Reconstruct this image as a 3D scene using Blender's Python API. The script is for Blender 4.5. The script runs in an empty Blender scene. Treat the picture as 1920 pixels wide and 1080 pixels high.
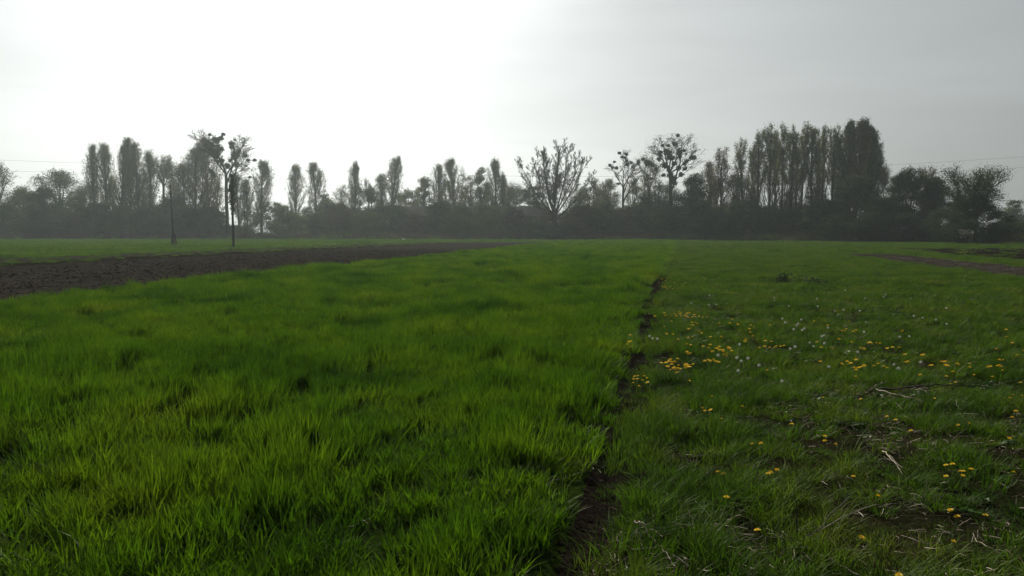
import bpy, math, random
import numpy as np
from mathutils import Vector, Quaternion
R = math.radians
sc = bpy.context.scene
C = sc.collection

# ------------------------------------------------------------------ camera
F = 1507.0                      # focal length in photo pixels (photo 1920 px wide)
HORIZON = 434.0
EYE = 1.6
PITCH = math.atan((540 - HORIZON) / F)
cam_d = bpy.data.cameras.new("camera")
cam_d.sensor_width = 36
cam_d.lens = 36 * F / 1920
cam_d.clip_end = 6000
cam_d.clip_start = 0.05
cam = bpy.data.objects.new("camera", cam_d)
C.objects.link(cam)
cam.location = (0, 0, EYE)
cam.rotation_euler = (math.pi / 2 - PITCH, 0, 0)
sc.camera = cam

# ------------------------------------------------------------------ light
SUN_EL, SUN_AZ = 36.0, -15.5     # degrees; azimuth from +Y towards +X
sun_dir = Vector((math.sin(R(SUN_AZ)) * math.cos(R(SUN_EL)), math.cos(R(SUN_AZ)) * math.cos(R(SUN_EL)), math.sin(R(SUN_EL))))
w = bpy.data.worlds.new("World")
sc.world = w
w.use_nodes = True
wn = w.node_tree.nodes
wl = w.node_tree.links
bg = wn["Background"]
sky = wn.new("ShaderNodeTexSky")
sky.sky_type = 'NISHITA'
sky.sun_disc = False
sky.sun_elevation = R(SUN_EL)
sky.sun_rotation = R(SUN_AZ)
sky.altitude = 100
sky.air_density = 1.0
sky.dust_density = 3.2
sky.ozone_density = 1.0
hs = wn.new("ShaderNodeHueSaturation")
hs.inputs['Saturation'].default_value = 0.14
hs.inputs['Value'].default_value = 1.0
wl.new(sky.outputs[0], hs.inputs['Color'])
tc = wn.new("ShaderNodeTexCoord")
mp = wn.new("ShaderNodeMapping"); mp.inputs['Scale'].default_value = (1.6, 1.6, 11)
nz = wn.new("ShaderNodeTexNoise"); nz.inputs['Scale'].default_value = 1.7; nz.inputs['Detail'].default_value = 5; nz.inputs['Distortion'].default_value = .4
mr = wn.new("ShaderNodeMapRange"); mr.inputs['From Min'].default_value = .3; mr.inputs['From Max'].default_value = .75
mr.inputs['To Min'].default_value = .94; mr.inputs['To Max'].default_value = 1.06
wl.new(tc.outputs['Generated'], mp.inputs['Vector']); wl.new(mp.outputs[0], nz.inputs['Vector']); wl.new(nz.outputs['Fac'], mr.inputs['Value'])
vm = wn.new("ShaderNodeVectorMath"); vm.operation = 'SCALE'
wl.new(hs.outputs[0], vm.inputs[0]); wl.new(mr.outputs[0], vm.inputs['Scale'])
vt = wn.new("ShaderNodeVectorMath"); vt.operation = 'MULTIPLY'; vt.inputs[1].default_value = (.965, 1.0, 1.0)
wl.new(vm.outputs[0], vt.inputs[0]); wl.new(vt.outputs[0], bg.inputs['Color'])
bg.inputs['Strength'].default_value = 0.068
sl = bpy.data.lights.new("sun", 'SUN')
sl.energy = 5.0
sl.angle = R(0.6)
sl.color = (1.0, 0.93, 0.80)
so = bpy.data.objects.new("sun", sl)
C.objects.link(so)
so.rotation_euler = (-sun_dir).to_track_quat('-Z', 'Y').to_euler()
sc.view_settings.view_transform = 'Standard'
sc.view_settings.look = 'None'
sc.view_settings.gamma = 1
sc.view_settings.exposure = 0.0
cy = sc.cycles
cy.max_bounces = 6
cy.diffuse_bounces = 2
cy.glossy_bounces = 1
cy.transmission_bounces = 4
cy.volume_bounces = 0
cy.transparent_max_bounces = 4
cy.use_denoising = True
cy.caustics_reflective = False
cy.caustics_refractive = False

# ------------------------------------------------------------------ helpers
cp, sp = math.cos(PITCH), math.sin(PITCH)

def ray(px, py):
    u, v = (px - 960) / F, (540 - py) / F
    return u, cp + v * sp, -sp + v * cp

def at_z(px, py, z=0.0):
    """point seen at that pixel lying at height z"""
    a, b, c = ray(px, py)
    t = (z - EYE) / c
    return a * t, b * t

def at_y(px, py, Y):
    a, b, c = ray(px, py)
    t = Y / b
    return a * t, EYE + c * t

def _hash(ix, iy, seed):
    h = (ix.astype(np.int64) * 374761393 + iy.astype(np.int64) * 668265263 + seed * 1442695041) & 0x7fffffff
    h = ((h ^ (h >> 13)) * 1274126177) & 0x7fffffff
    return ((h ^ (h >> 16)) & 0xffff) / 65535.0

def vnoise(x, y, scale, seed=0):
    x = np.asarray(x, float) / scale
    y = np.asarray(y, float) / scale
    ix, iy = np.floor(x), np.floor(y)
    fx, fy = x - ix, y - iy
    fx = fx * fx * (3 - 2 * fx)
    fy = fy * fy * (3 - 2 * fy)
    a = _hash(ix, iy, seed); b = _hash(ix + 1, iy, seed)
    c = _hash(ix, iy + 1, seed); d = _hash(ix + 1, iy + 1, seed)
    return (a * (1 - fx) + b * fx) * (1 - fy) + (c * (1 - fx) + d * fx) * fy

def fbm(x, y, scale, seed=0, oct=3):
    s = 0; amp = 1; tot = 0
    for k in range(oct):
        s = s + amp * vnoise(x, y, scale / 2 ** k, seed + 17 * k)
        tot += amp
        amp *= 0.5
    return s / tot

SL = 0.195      # every strip of land runs the same way: s = x - SL*y is constant along it

def hgt(x, y):
    x = np.asarray(x, float); y = np.asarray(y, float)
    r = np.hypot(x, y)
    near = np.clip(1 - (r - 30) / 60, 0, 1)
    h = (fbm(x, y, 2.6, 5, 3) - 0.5) * 0.10 * near
    s = x - SL * y
    h = h - 0.04 * np.exp(-((s + 0.32) / 0.16) ** 2)       # the furrow beside the corn
    return h

EYE_G = EYE

def tag(o, label=None, cat=None, group=None, kind=None):
    if label: o['label'] = label
    if cat: o['category'] = cat
    if group: o['group'] = group
    if kind: o['kind'] = kind
    return o

def mesh_np(name, V, Q=None, T=None, mats=(), smooth=False, midx=None):
    V = np.asarray(V, np.float32).reshape(-1, 3)
    me = bpy.data.meshes.new(name)
    loops = []; starts = []; n = 0
    if Q is not None and len(Q):
        Q = np.asarray(Q, np.int32); loops.append(Q.ravel()); starts.append(np.arange(len(Q)) * 4); n = len(Q) * 4
    if T is not None and len(T):
        T = np.asarray(T, np.int32); loops.append(T.ravel()); starts.append(n + np.arange(len(T)) * 3)
    L = np.concatenate(loops).astype(np.int32); S = np.concatenate(starts).astype(np.int32)
    me.vertices.add(len(V)); me.vertices.foreach_set('co', V.ravel())
    me.loops.add(len(L)); me.loops.foreach_set('vertex_index', L)
    me.polygons.add(len(S)); me.polygons.foreach_set('loop_start', S)
    for m in mats: me.materials.append(m)
    if midx is not None: me.polygons.foreach_set('material_index', np.asarray(midx, np.int32))
    me.polygons.foreach_set('use_smooth', np.full(len(S), smooth))
    me.update(calc_edges=True)
    me.validate()
    return me

def obj(name, me, parent=None, loc=None):
    o = bpy.data.objects.new(name, me)
    C.objects.link(o)
    if parent is not None: o.parent = parent
    if loc is not None: o.location = loc
    return o

def tubes(S, k=4):
    """S: rows of p0(3) p1(3) r0 r1 -> open prisms"""
    S = np.asarray(S, float)
    P0, P1, r0, r1 = S[:, 0:3], S[:, 3:6], S[:, 6], S[:, 7]
    D = P1 - P0
    Ln = np.linalg.norm(D, axis=1, keepdims=True) + 1e-9
    D = D / Ln
    P1 = P1 + D * np.minimum(r1[:, None] * 0.4, Ln * 0.2)
    A = np.where(np.abs(D[:, 2:3]) > 0.9, np.array([[1., 0, 0]]), np.array([[0, 0, 1.]]))
    U = np.cross(D, A); U /= np.linalg.norm(U, axis=1, keepdims=True)
    W = np.cross(D, U)
    n = len(S)
    a = np.arange(k) * 2 * math.pi / k
    off = U[:, None] * np.cos(a)[None, :, None] + W[:, None] * np.sin(a)[None, :, None]
    V = np.concatenate([P0[:, None] + off * r0[:, None, None], P1[:, None] + off * r1[:, None, None]], 1)
    base = (np.arange(n) * 2 * k)[:, None]
    i = np.arange(k); j = (i + 1) % k
    q = np.stack([i, j, j + k, i + k], 1)
    Q = (base[:, :, None] + q[None]).reshape(-1, 4)
    return V.reshape(-1, 3), Q

def leaf_quads(P, size, rng, aspect=0.6, flat=0.0):
    n = len(P)
    U = rng.normal(size=(n, 3)); U /= np.linalg.norm(U, axis=1, keepdims=True)
    W = rng.normal(size=(n, 3))
    W[:, 2] *= (1 - flat)
    W = np.cross(U, W); W /= np.linalg.norm(W, axis=1, keepdims=True) + 1e-9
    s = size * rng.uniform(0.6, 1.35, n)[:, None]
    V = np.stack([P - U * s * .5, P + W * s * aspect * .5, P + U * s * .5, P - W * s * aspect * .5], 1)
    return V.reshape(-1, 3), np.arange(4 * n).reshape(-1, 4)

# ------------------------------------------------------------------ materials
def nmat(name):
    m = bpy.data.materials.new(name); m.use_nodes = True
    nt = m.node_tree
    for n in list(nt.nodes):
        if n.type != 'OUTPUT_MATERIAL': nt.nodes.remove(n)
    return m, nt, nt.nodes, nt.links, [n for n in nt.nodes if n.type == 'OUTPUT_MATERIAL'][0]

def noise_col(nt, cols, scale, detail=3, rough=0.6, lo=0.3, hi=0.7):
    N, L = nt.nodes, nt.links
    g = N.new("ShaderNodeNewGeometry")
    t = N.new("ShaderNodeTexNoise"); t.inputs['Scale'].default_value = scale; t.inputs['Detail'].default_value = detail
    t.inputs['Roughness'].default_value = rough
    L.new(g.outputs['Position'], t.inputs['Vector'])
    r = N.new("ShaderNodeValToRGB")
    while len(r.color_ramp.elements) < len(cols): r.color_ramp.elements.new(0.5)
    for k, c in enumerate(cols):
        r.color_ramp.elements[k].position = lo + (hi - lo) * k / (len(cols) - 1)
        r.color_ramp.elements[k].color = (*c, 1)
    L.new(t.outputs['Fac'], r.inputs['Fac'])
    return r.outputs['Color'], t

def mixc(nt, a, b, fac, mode='MIX'):
    n = nt.nodes.new("ShaderNodeMix"); n.data_type = 'RGBA'; n.blend_type = mode
    if isinstance(fac, (int, float)): n.inputs[0].default_value = fac
    else: nt.links.new(fac, n.inputs[0])
    for s, v in ((6, a), (7, b)):
        if isinstance(v, tuple): n.inputs[s].default_value = (*v, 1)
        else: nt.links.new(v, n.inputs[s])
    return n.outputs[2]

def foliage(name, cols, scale=0.5, trans=0.4, gloss=0.05, rough=0.45, fine=None, tint=(1.15, 1.2, 0.6)):
    m, nt, N, L, out = nmat(name)
    col, _ = noise_col(nt, cols, scale)
    if fine:
        c2, _ = noise_col(nt, [(0.62, 0.62, 0.62), (1.35, 1.3, 1.1)], fine, detail=1)
        col = mixc(nt, col, c2, 1.0, 'MULTIPLY')
    d = N.new("ShaderNodeBsdfDiffuse"); L.new(col, d.inputs[0])
    tcol = mixc(nt, col, tint, 1.0, 'MULTIPLY')
    t = N.new("ShaderNodeBsdfTranslucent"); L.new(tcol, t.inputs[0])
    a = N.new("ShaderNodeMixShader"); a.inputs[0].default_value = trans
    L.new(d.outputs[0], a.inputs[1]); L.new(t.outputs[0], a.inputs[2])
    g = N.new("ShaderNodeBsdfGlossy"); g.inputs['Roughness'].default_value = rough
    g.inputs['Color'].default_value = (0.9, 0.95, 0.8, 1)
    b = N.new("ShaderNodeMixShader"); b.inputs[0].default_value = gloss
    L.new(a.outputs[0], b.inputs[1]); L.new(g.outputs[0], b.inputs[2])
    L.new(b.outputs[0], out.inputs['Surface'])
    return m

def rough_mat(name, cols, scale, bump=0.0, bscale=None, rough=0.95, detail=5, fine=None, spec=0.0):
    m, nt, N, L, out = nmat(name)
    if spec > 0:
        p = N.new("ShaderNodeBsdfPrincipled"); p.inputs['Roughness'].default_value = rough
        p.inputs['Specular IOR Level'].default_value = spec
    else:
        p = N.new("ShaderNodeBsdfDiffuse"); p.inputs['Roughness'].default_value = 0.6
    col, t = noise_col(nt, cols, scale, detail)
    if fine:
        c2, _ = noise_col(nt, [(0.5, 0.5, 0.5), (1.4, 1.4, 1.4)], fine, detail=2)
        col = mixc(nt, col, c2, 1.0, 'MULTIPLY')
    L.new(col, p.inputs[0])
    if bump:
        g = N.new("ShaderNodeNewGeometry")
        t2 = N.new("ShaderNodeTexNoise"); t2.inputs['Scale'].default_value = bscale or scale * 4; t2.inputs['Detail'].default_value = 6
        L.new(g.outputs['Position'], t2.inputs['Vector'])
        bm = N.new("ShaderNodeBump"); bm.inputs['Strength'].default_value = 1.0; bm.inputs['Distance'].default_value = bump
        L.new(t2.outputs['Fac'], bm.inputs['Height']); L.new(bm.outputs[0], p.inputs['Normal'])
    L.new(p.outputs[0], out.inputs['Surface'])
    return m

M = {}
M['wheat'] = foliage('young_corn_blades', [(.014, .048, .004), (.052, .116, .006), (.096, .154, .009)], 0.55, 0.5, 0.012, 0.5, fine=14)
M['meadow'] = foliage('meadow_blades', [(.022, .054, .008), (.052, .112, .010), (.094, .124, .020)], 0.8, 0.45, 0.010, 0.5, fine=16)
M['field'] = foliage('far_green_blades', [(.030, .075, .012), (.055, .115, .012), (.08, .13, .02)], 0.12, 0.45, 0.02, 0.5, fine=3)
M['broad'] = foliage('broad_weed_leaves', [(.012, .045, .008), (.035, .085, .012)], 3.0, 0.4, 0.02, 0.4, fine=20)
M['straw'] = rough_mat('dry_straw', [(.18, .13, .08), (.42, .35, .25)], 6, rough=.6, spec=.4)
M['straw_grey'] = rough_mat('grey_dead_stems', [(.07, .055, .04), (.26, .22, .17)], 8, rough=.7, spec=.3)
M['darkstem'] = rough_mat('dark_dead_stems', [(.012, .010, .008), (.05, .04, .03)], 10, rough=.7, spec=.3)
M['soil'] = rough_mat('plowed_soil', [(.032, .028, .023), (.050, .043, .036), (.070, .061, .051)], 1.6, .05, 9, fine=18)
M['soil_dark'] = rough_mat('damp_soil', [(.009, .007, .006), (.018, .014, .011), (.036, .028, .022)], 5, .03, 22, fine=60)
M['soil_meadow'] = rough_mat('meadow_soil', [(.010, .009, .006), (.020, .020, .009), (.030, .026, .014)], 1.2, .03, 12, fine=30)
M['soil_field'] = rough_mat('far_field_ground', [(.03, .055, .012), (.05, .085, .014), (.075, .10, .022)], .15, .04, 6, fine=2)
M['soil_wheat'] = rough_mat('corn_field_ground', [(.010, .018, .005), (.03, .05, .008)], 1.2, .03, 10, fine=25)
M['path'] = rough_mat('pale_track', [(.10, .095, .07), (.17, .16, .12)], .8, .02, 9)
M['bark'] = rough_mat('bark', [(.035, .03, .025), (.075, .065, .055)], 1.5, .02, 12)
M['bark_pale'] = rough_mat('pale_bark', [(.06, .052, .042), (.12, .105, .085)], 1.2, .02, 12)
M['bark_dark'] = rough_mat('dark_bark', [(.015, .013, .011), (.035, .03, .025)], 1.5, .02, 12)
M['leaf_poplar'] = foliage('poplar_leaves', [(.045, .056, .018), (.082, .095, .030), (.125, .132, .042)], 0.35, 0.45, 0.02, 0.6, tint=(1.05, 1.05, .7))
M['leaf_bronze'] = foliage('bronze_young_leaves', [(.050, .040, .016), (.090, .066, .024), (.12, .095, .03)], 0.35, 0.35, 0.02, 0.6, tint=(1.1, 1.0, .6))
M['leaf_dark'] = foliage('dark_leaves', [(.008, .020, .013), (.018, .034, .020), (.03, .048, .024)], 0.3, 0.3, 0.02, 0.6, tint=(1.05, 1.1, .7))
M['leaf_mid'] = foliage('green_leaves', [(.018, .034, .014), (.036, .058, .020), (.058, .078, .026)], 0.3, 0.35, 0.02, 0.6, tint=(1.05, 1.1, .7))
M['leaf_pale'] = foliage('pale_leaves', [(.05, .065, .03), (.09, .105, .045), (.13, .14, .06)], 0.3, 0.4, 0.02, 0.6, tint=(1.05, 1.1, .7))
M['leaf_brown'] = foliage('brownish_undergrowth_leaves', [(.020, .022, .014), (.04, .038, .024), (.055, .055, .03)], 0.3, 0.3, 0.02, 0.6, tint=(1.05, 1.0, .7))
M['mistletoe'] = foliage('mistletoe_leaves', [(.012, .018, .008), (.028, .036, .014)], 2, 0.2, 0.03, 0.5)
M['blossom'] = foliage('white_blossom', [(.45, .43, .38), (.6, .58, .52)], 2, 0.3, 0.02, 0.5, tint=(1, 1, 1))
M['petal'] = foliage('dandelion_petals', [(.62, .40, .015), (.80, .58, .03)], 6, 0.25, 0.02, 0.5, tint=(1.0, .95, .6))
M['puff'] = foliage('dandelion_down', [(.38, .39, .36), (.52, .53, .50)], 6, 0.55, 0.02, 0.5, tint=(1, 1, 1))
M['stem'] = foliage('dandelion_stem', [(.06, .085, .025), (.11, .10, .045)], 6, 0.3, 0.04, 0.4)
M['wood'] = rough_mat('weathered_pole_wood', [(.028, .024, .02), (.06, .052, .045)], 3, .01, 30)
M['wire'] = rough_mat('cable', [(.05, .05, .05), (.07, .07, .07)], 1)
M['ceramic'] = rough_mat('insulator', [(.12, .12, .11), (.16, .16, .15)], 1, rough=.3)
M['roof'] = rough_mat('old_grey_roof', [(.075, .068, .062), (.12, .11, .10)], .6, .01, 8)
M['wall'] = rough_mat('barn_wall', [(.045, .045, .045), (.07, .068, .065)], .7, .01, 8)
M['gable'] = rough_mat('barn_gable', [(.04, .048, .058), (.06, .068, .08)], .7, .01, 8)
M['dark'] = rough_mat('dark_opening', [(.008, .008, .008), (.014, .014, .014)], 1)
M['white'] = rough_mat('white_plastic', [(.7, .7, .7), (.8, .8, .8)], 3, rough=.4)

# ------------------------------------------------------------------ land: strips that share their borders
def ys_grid(y0, y1, d0=0.09, grow=0.018, dmin=0.09):
    ys = [y0]; y = y0
    while y < y1:
        d = max(dmin, d0 + grow * max(0, abs(y) - 4))
        y += d
        ys.append(min(y, y1))
    return np.array(ys)

YG = ys_grid(-0.4, 900)
YB = -ys_grid(0.4, 900, .3, .08, .3)[::-1]
YALL = np.concatenate([YB, YG])

def strip(name, s0, s1, ds, mat, label, extra=None, y0=-901, y1=901):
    ya = YALL[(YALL >= y0) & (YALL <= y1)]
    if s1 - s0 > 60:          # an outer strip: widening columns
        if s0 < 0: ss = s1 - np.concatenate([np.linspace(0, 40, 60), np.geomspace(42, s1 - s0, 40)]); ss = ss[::-1]
        else: ss = s0 + np.concatenate([np.linspace(0, 40, 60), np.geomspace(42, s1 - s0, 40)])
    else:
        ss = np.linspace(s0, s1, max(2, int((s1 - s0) / ds) + 1))
    S, Y = np.meshgrid(ss, ya)
    X = S + SL * Y
    Z = hgt(X, Y)
    if extra is not None:
        e = np.clip(np.minimum((S - s0), (s1 - S)) / 0.3, 0, 1)
        Z = Z + extra(S, Y) * e
    V = np.stack([X, Y, Z], -1).reshape(-1, 3)
    ny, nx = S.shape
    i = np.arange(ny - 1)[:, None] * nx + np.arange(nx - 1)[None]
    Q = np.stack([i, i + 1, i + 1 + nx, i + nx], -1).reshape(-1, 4)
    o = obj(name, mesh_np(name, V, Q, mats=[mat], smooth=True))
    tag(o, label, kind='structure')
    return o

def clods(a, sc1=0.5):
    def f(S, Y):
        r = np.sin(S * 2 * math.pi / 0.9) * 0.3
        near = np.clip(1 - (Y - 50) / 120, 0.3, 1)
        return a * ((fbm(S, Y, sc1, 3, 4) - .45) * 2 + r) * near
    return f

def soft(a):
    return lambda S, Y: a * (fbm(S, Y, .25, 8, 3) - .5)

S_W0, S_W1 = -14.8, -0.50
strip('far_field', -900, -39.0, .8, M['soil_field'], 'flat green field beyond the ploughed strips on the left')
strip('narrow_ploughed_strip', -39.0, -34.3, .3, M['soil'], 'thin strip of dark tilled soil before the far green field', clods(.06))
strip('grass_balk', -34.3, -30.5, .3, M['soil_meadow'], 'narrow dark grassy balk between two ploughed strips')
strip('ploughed_field', -30.5, S_W0, .16, M['soil'], 'broad strip of bare brown ploughed soil left of the young corn', clods(.05, .6))
strip('corn_field', S_W0, S_W1, .2, M['soil_wheat'], 'soil under the tall young corn in the middle of the photo')
strip('furrow', S_W1, -0.08, .06, M['soil_dark'], 'bare dark furrow between the corn and the dandelion meadow', soft(.07))
strip('meadow', -0.08, 12.6, .14, M['soil_meadow'], 'uneven ground of the dandelion meadow', soft(.05))
strip('weedy_soil_patch', 12.6, 15.4, .16, M['soil_meadow'], 'rough weedy soil strip crossing the meadow on the right', soft(.08))
strip('right_balk', 15.4, 19.0, .3, M['soil_meadow'], 'narrow green balk between two soil patches on the right')
strip('dark_ploughed_patch', 19.0, 31.0, .2, M['soil_meadow'], 'ground around the dark ploughed patch at the right edge')
strip('outer_meadow', 31.0, 1100, .8, M['soil_meadow'], 'ground reaching to the trees and beyond on the right')

def soil_sheet(name, s0, s1, y0, y1, mat, label, lift=.012, a=.05, wob=1.0):
    ns = max(8, int((s1 - s0) / .16)); ny = max(8, int((y1 - y0) / .25))
    u, v = np.meshgrid(np.linspace(0, 1, ns), np.linspace(0, 1, ny))
    Y = y0 + (y1 - y0) * v
    k = (np.sin(Y * .7) + np.sin(Y * 1.9 + 1)) * .12 * wob
    S = s0 + k + (s1 - s0) * u
    Y = Y + (fbm(S, S * 0, 1.3, 9) - .5) * 2.5 * wob * v
    X = S + SL * Y
    e = np.clip(np.minimum(np.minimum(u, 1 - u) * (s1 - s0), np.minimum(v, 1 - v) * (y1 - y0)) / .4, 0, 1)
    Z = hgt(X, Y) + lift + a * fbm(S, Y, .5, 4, 4) * e + .03 * e
    V = np.stack([X, Y, Z], -1).reshape(-1, 3)
    i = np.arange(ny - 1)[:, None] * ns + np.arange(ns - 1)[None]
    Q = np.stack([i, i + 1, i + 1 + ns, i + ns], -1).reshape(-1, 4)
    o = obj(name, mesh_np(name, V, Q, mats=[mat], smooth=True))
    return tag(o, label, kind='structure')

soil_sheet('bare_soil', 11.7, 15.3, 18, 54, M['soil'], 'brown weedy tilled soil lying in the meadow on the right', .03, .09)
soil_sheet('dark_soil', 19.2, 31.5, 26, 74, M['soil_dark'], 'dark freshly tilled soil at the right edge of the photo', .03, .09)
soil_sheet('far_track', -49, -42, 128, 133, M['path'], 'pale thin track at the far edge of the fields on the left', .12, .03, .2)
soil_sheet('sandy_track', 36, 62, 67.5, 70.5, M['path'], 'pale thin track running below the lone tree on the right', .06, .03, .2)

# ------------------------------------------------------------------ blades
rngG = np.random.default_rng(11)

def tuft_mesh(name, n, radius, h, wdt, mat, seed, bend=0.45, segs=3, lean=0.25, hv=.3):
    r = np.random.default_rng(seed)
    a = r.uniform(0, 2 * math.pi, n); rr = radius * np.sqrt(r.uniform(0, 1, n))
    bx, by = rr * np.cos(a), rr * np.sin(a)
    H = h * r.uniform(1 - hv, 1 + hv, n)
    az = a + r.normal(0, 1.1, n)
    dx, dy = np.cos(az), np.sin(az)
    ln = r.uniform(0.0, lean, n); bd = r.uniform(0.1, 1.0, n) * bend
    tw = az + math.pi / 2 + r.normal(0, .6, n)
    wx, wy = np.cos(tw), np.sin(tw)
    W = wdt * r.uniform(.7, 1.2, n)
    V = []; base = []
    nv = 2 * segs + 1
    for k in range(segs + 1):
        t = k / segs
        out = H * (ln * t + bd * t ** 2.3)
        z = H * (t - 0.35 * bd * t ** 3)
        cx, cy_ = bx + dx * out, by + dy * out
        if k < segs:
            ww = W * (0.55 + 0.45 * math.sin(math.pi * min(1, t * 1.3))) * (1 - .35 * t) * .5
            V.append(np.stack([cx - wx * ww, cy_ - wy * ww, z], 1)); V.append(np.stack([cx + wx * ww, cy_ + wy * ww, z], 1))
        else:
            V.append(np.stack([cx, cy_, z], 1))
    V = np.stack(V, 1).reshape(-1, 3)
    V[:, 2] -= 0.01
    b = (np.arange(n) * nv)[:, None]
    Q = np.concatenate([b + np.array([[2 * k, 2 * k + 1, 2 * k + 3, 2 * k + 2]]) for k in range(segs - 1)]) if segs > 1 else None
    T = b + np.array([[2 * segs - 2, 2 * segs - 1, 2 * segs]])
    return mesh_np(name, V, Q, T, mats=[mat], smooth=False)

def rosette_mesh(name, n, L, wdt, mat, seed, up=.35):
    r = np.random.default_rng(seed)
    V = []; Q = []
    for k in range(n):
        a = k * 2.4 + r.uniform(-.4, .4); l = L * r.uniform(.6, 1.1); e = r.uniform(.1, up)
        ca, sa = math.cos(a), math.sin(a)
        b0 = len(V)
        for t, ww in ((0, .15), (.3, .5), (.42, .35), (.55, .9), (.68, .6), (.85, .75), (1, .08)):
            x = l * t; z = l * (e * t * 1.6 - e * t * t * 1.2) + .005
            for sgn in (-1, 1):
                V.append((ca * x - sa * sgn * wdt * ww * .5, sa * x + ca * sgn * wdt * ww * .5, z + .004 * sgn + abs(ww) * .006))
        for j in range(6): Q.append((b0 + 2 * j, b0 + 2 * j + 1, b0 + 2 * j + 3, b0 + 2 * j + 2))
    return mesh_np(name, V, Q, mats=[mat])

def straw_mesh(name, n, radius, L, r0, mat, seed):
    r = np.random.default_rng(seed)
    S = []
    for k in range(n):
        p = np.array([r.uniform(-radius, radius), r.uniform(-radius, radius), r.uniform(.0, .05)])
        a = r.uniform(0, 6.28); e = abs(r.normal(.05, .3)); l = L * r.uniform(.3, 1.2)
        d = np.array([math.cos(a) * math.cos(e), math.sin(a) * math.cos(e), math.sin(e)])
        rad = r0 * r.uniform(.6, 1.3)
        for j in range(3):
            q = p + d * l / 3
            S.append([*p, *q, rad, rad * .85]); p = q; rad *= .85
            d = d + r.normal(0, .16, 3); d[2] -= .05; d /= np.linalg.norm(d)
    V, Q = tubes(S, 3)
    return mesh_np(name, V, Q, mats=[mat])

_src = {}
def scatter(name, P, rot, scl, idx, meshes, label, cat):
    """one stuff object: tufts set on points"""
    me = bpy.data.meshes.new(name)
    n = len(P)
    me.vertices.add(n); me.vertices.foreach_set('co', np.asarray(P, np.float32).ravel())
    for an, typ, arr in (('rot', 'FLOAT_VECTOR', rot), ('scl', 'FLOAT_VECTOR', scl)):
        at = me.attributes.new(an, typ, 'POINT'); at.data.foreach_set('vector', np.asarray(arr, np.float32).ravel())
    at = me.attributes.new('idx', 'INT', 'POINT'); at.data.foreach_set('value', np.asarray(idx, np.int32))
    o = obj(name, me)
    tag(o, label, cat, kind='stuff')
    ng = bpy.data.node_groups.new(name, 'GeometryNodeTree')
    ng.interface.new_socket('Geometry', in_out='INPUT', socket_type='NodeSocketGeometry')
    ng.interface.new_socket('Geometry', in_out='OUTPUT', socket_type='NodeSocketGeometry')
    N, L = ng.nodes, ng.links
    gi = N.new('NodeGroupInput'); go = N.new('NodeGroupOutput')
    jn = N.new('GeometryNodeJoinGeometry')
    for m in meshes:
        so_ = _src.get(m.name)
        if so_ is None:
            so_ = bpy.data.objects.new(m.name, m); _src[m.name] = so_
        oi = N.new('GeometryNodeObjectInfo'); oi.inputs['Object'].default_value = so_
        g2 = N.new('GeometryNodeGeometryToInstance')
        L.new(oi.outputs['Geometry'], g2.inputs[0]); L.new(g2.outputs[0], jn.inputs[0])
    ip = N.new('GeometryNodeInstanceOnPoints')
    ip.inputs['Pick Instance'].default_value = True
    L.new(gi.outputs[0], ip.inputs['Points']); L.new(jn.outputs[0], ip.inputs['Instance'])
    def na(nm, ty):
        a = N.new('GeometryNodeInputNamedAttribute'); a.data_type = ty; a.inputs['Name'].default_value = nm
        return [s for s in a.outputs if s.enabled and s.name == 'Attribute'][0]
    L.new(na('idx', 'INT'), ip.inputs['Instance Index'])
    L.new(na('rot', 'FLOAT_VECTOR'), ip.inputs['Rotation'])
    L.new(na('scl', 'FLOAT_VECTOR'), ip.inputs['Scale'])
    L.new(ip.outputs[0], go.inputs[0])
    md = o.modifiers.new('tufts', 'NODES'); md.node_group = ng
    return o

def sample(s0, s1, y0, y1, dens, rng, side=3.0):
    """random points of a strip that a camera near the photo's could see"""
    A = (s1 - s0) * (y1 - y0)
    n = int(A * dens)
    S = rng.uniform(s0, s1, n); Y = rng.uniform(y0, y1, n); X = S + SL * Y
    k = np.abs(X) < 0.66 * np.maximum(Y, 0) + side
    return X[k], Y[k], S[k]

def pack(X, Y, z_scale, xy_scale, rng, nvar, tilt=.12):
    n = len(X)
    P = np.stack([X, Y, hgt(X, Y)], 1)
    rot = np.stack([rng.normal(0, tilt, n), rng.normal(0, tilt, n), rng.uniform(0, 6.28, n)], 1)
    scl = np.stack([xy_scale, xy_scale, z_scale], 1)
    return P, rot, scl, rng.integers(0, nvar, n)

def cat_(parts):
    return [np.concatenate([p[k] for p in parts]) for k in range(4)]

def border(Y): return S_W1 + np.clip((Y - 22) / 93, 0, 1) * 1.8
# young corn ------------------------------------------------------
def corn_h(X, Y, S):
    n = .55 * vnoise(X * 1.0, Y * .8, .75, 31) + .45 * vnoise(X, Y * .7, .32, 32)
    big = vnoise(X, Y, 4.5, 33)
    h = .30 + 1.15 * n ** 1.3 + .25 * big
    h = h * (1 + .10 * np.sin(S * 2 * math.pi / .62))
    far = np.clip((Y - 40) / 60, 0, 1)
    h = h * (1 - far * .5) + .98 * far * .5
    return h

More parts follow.
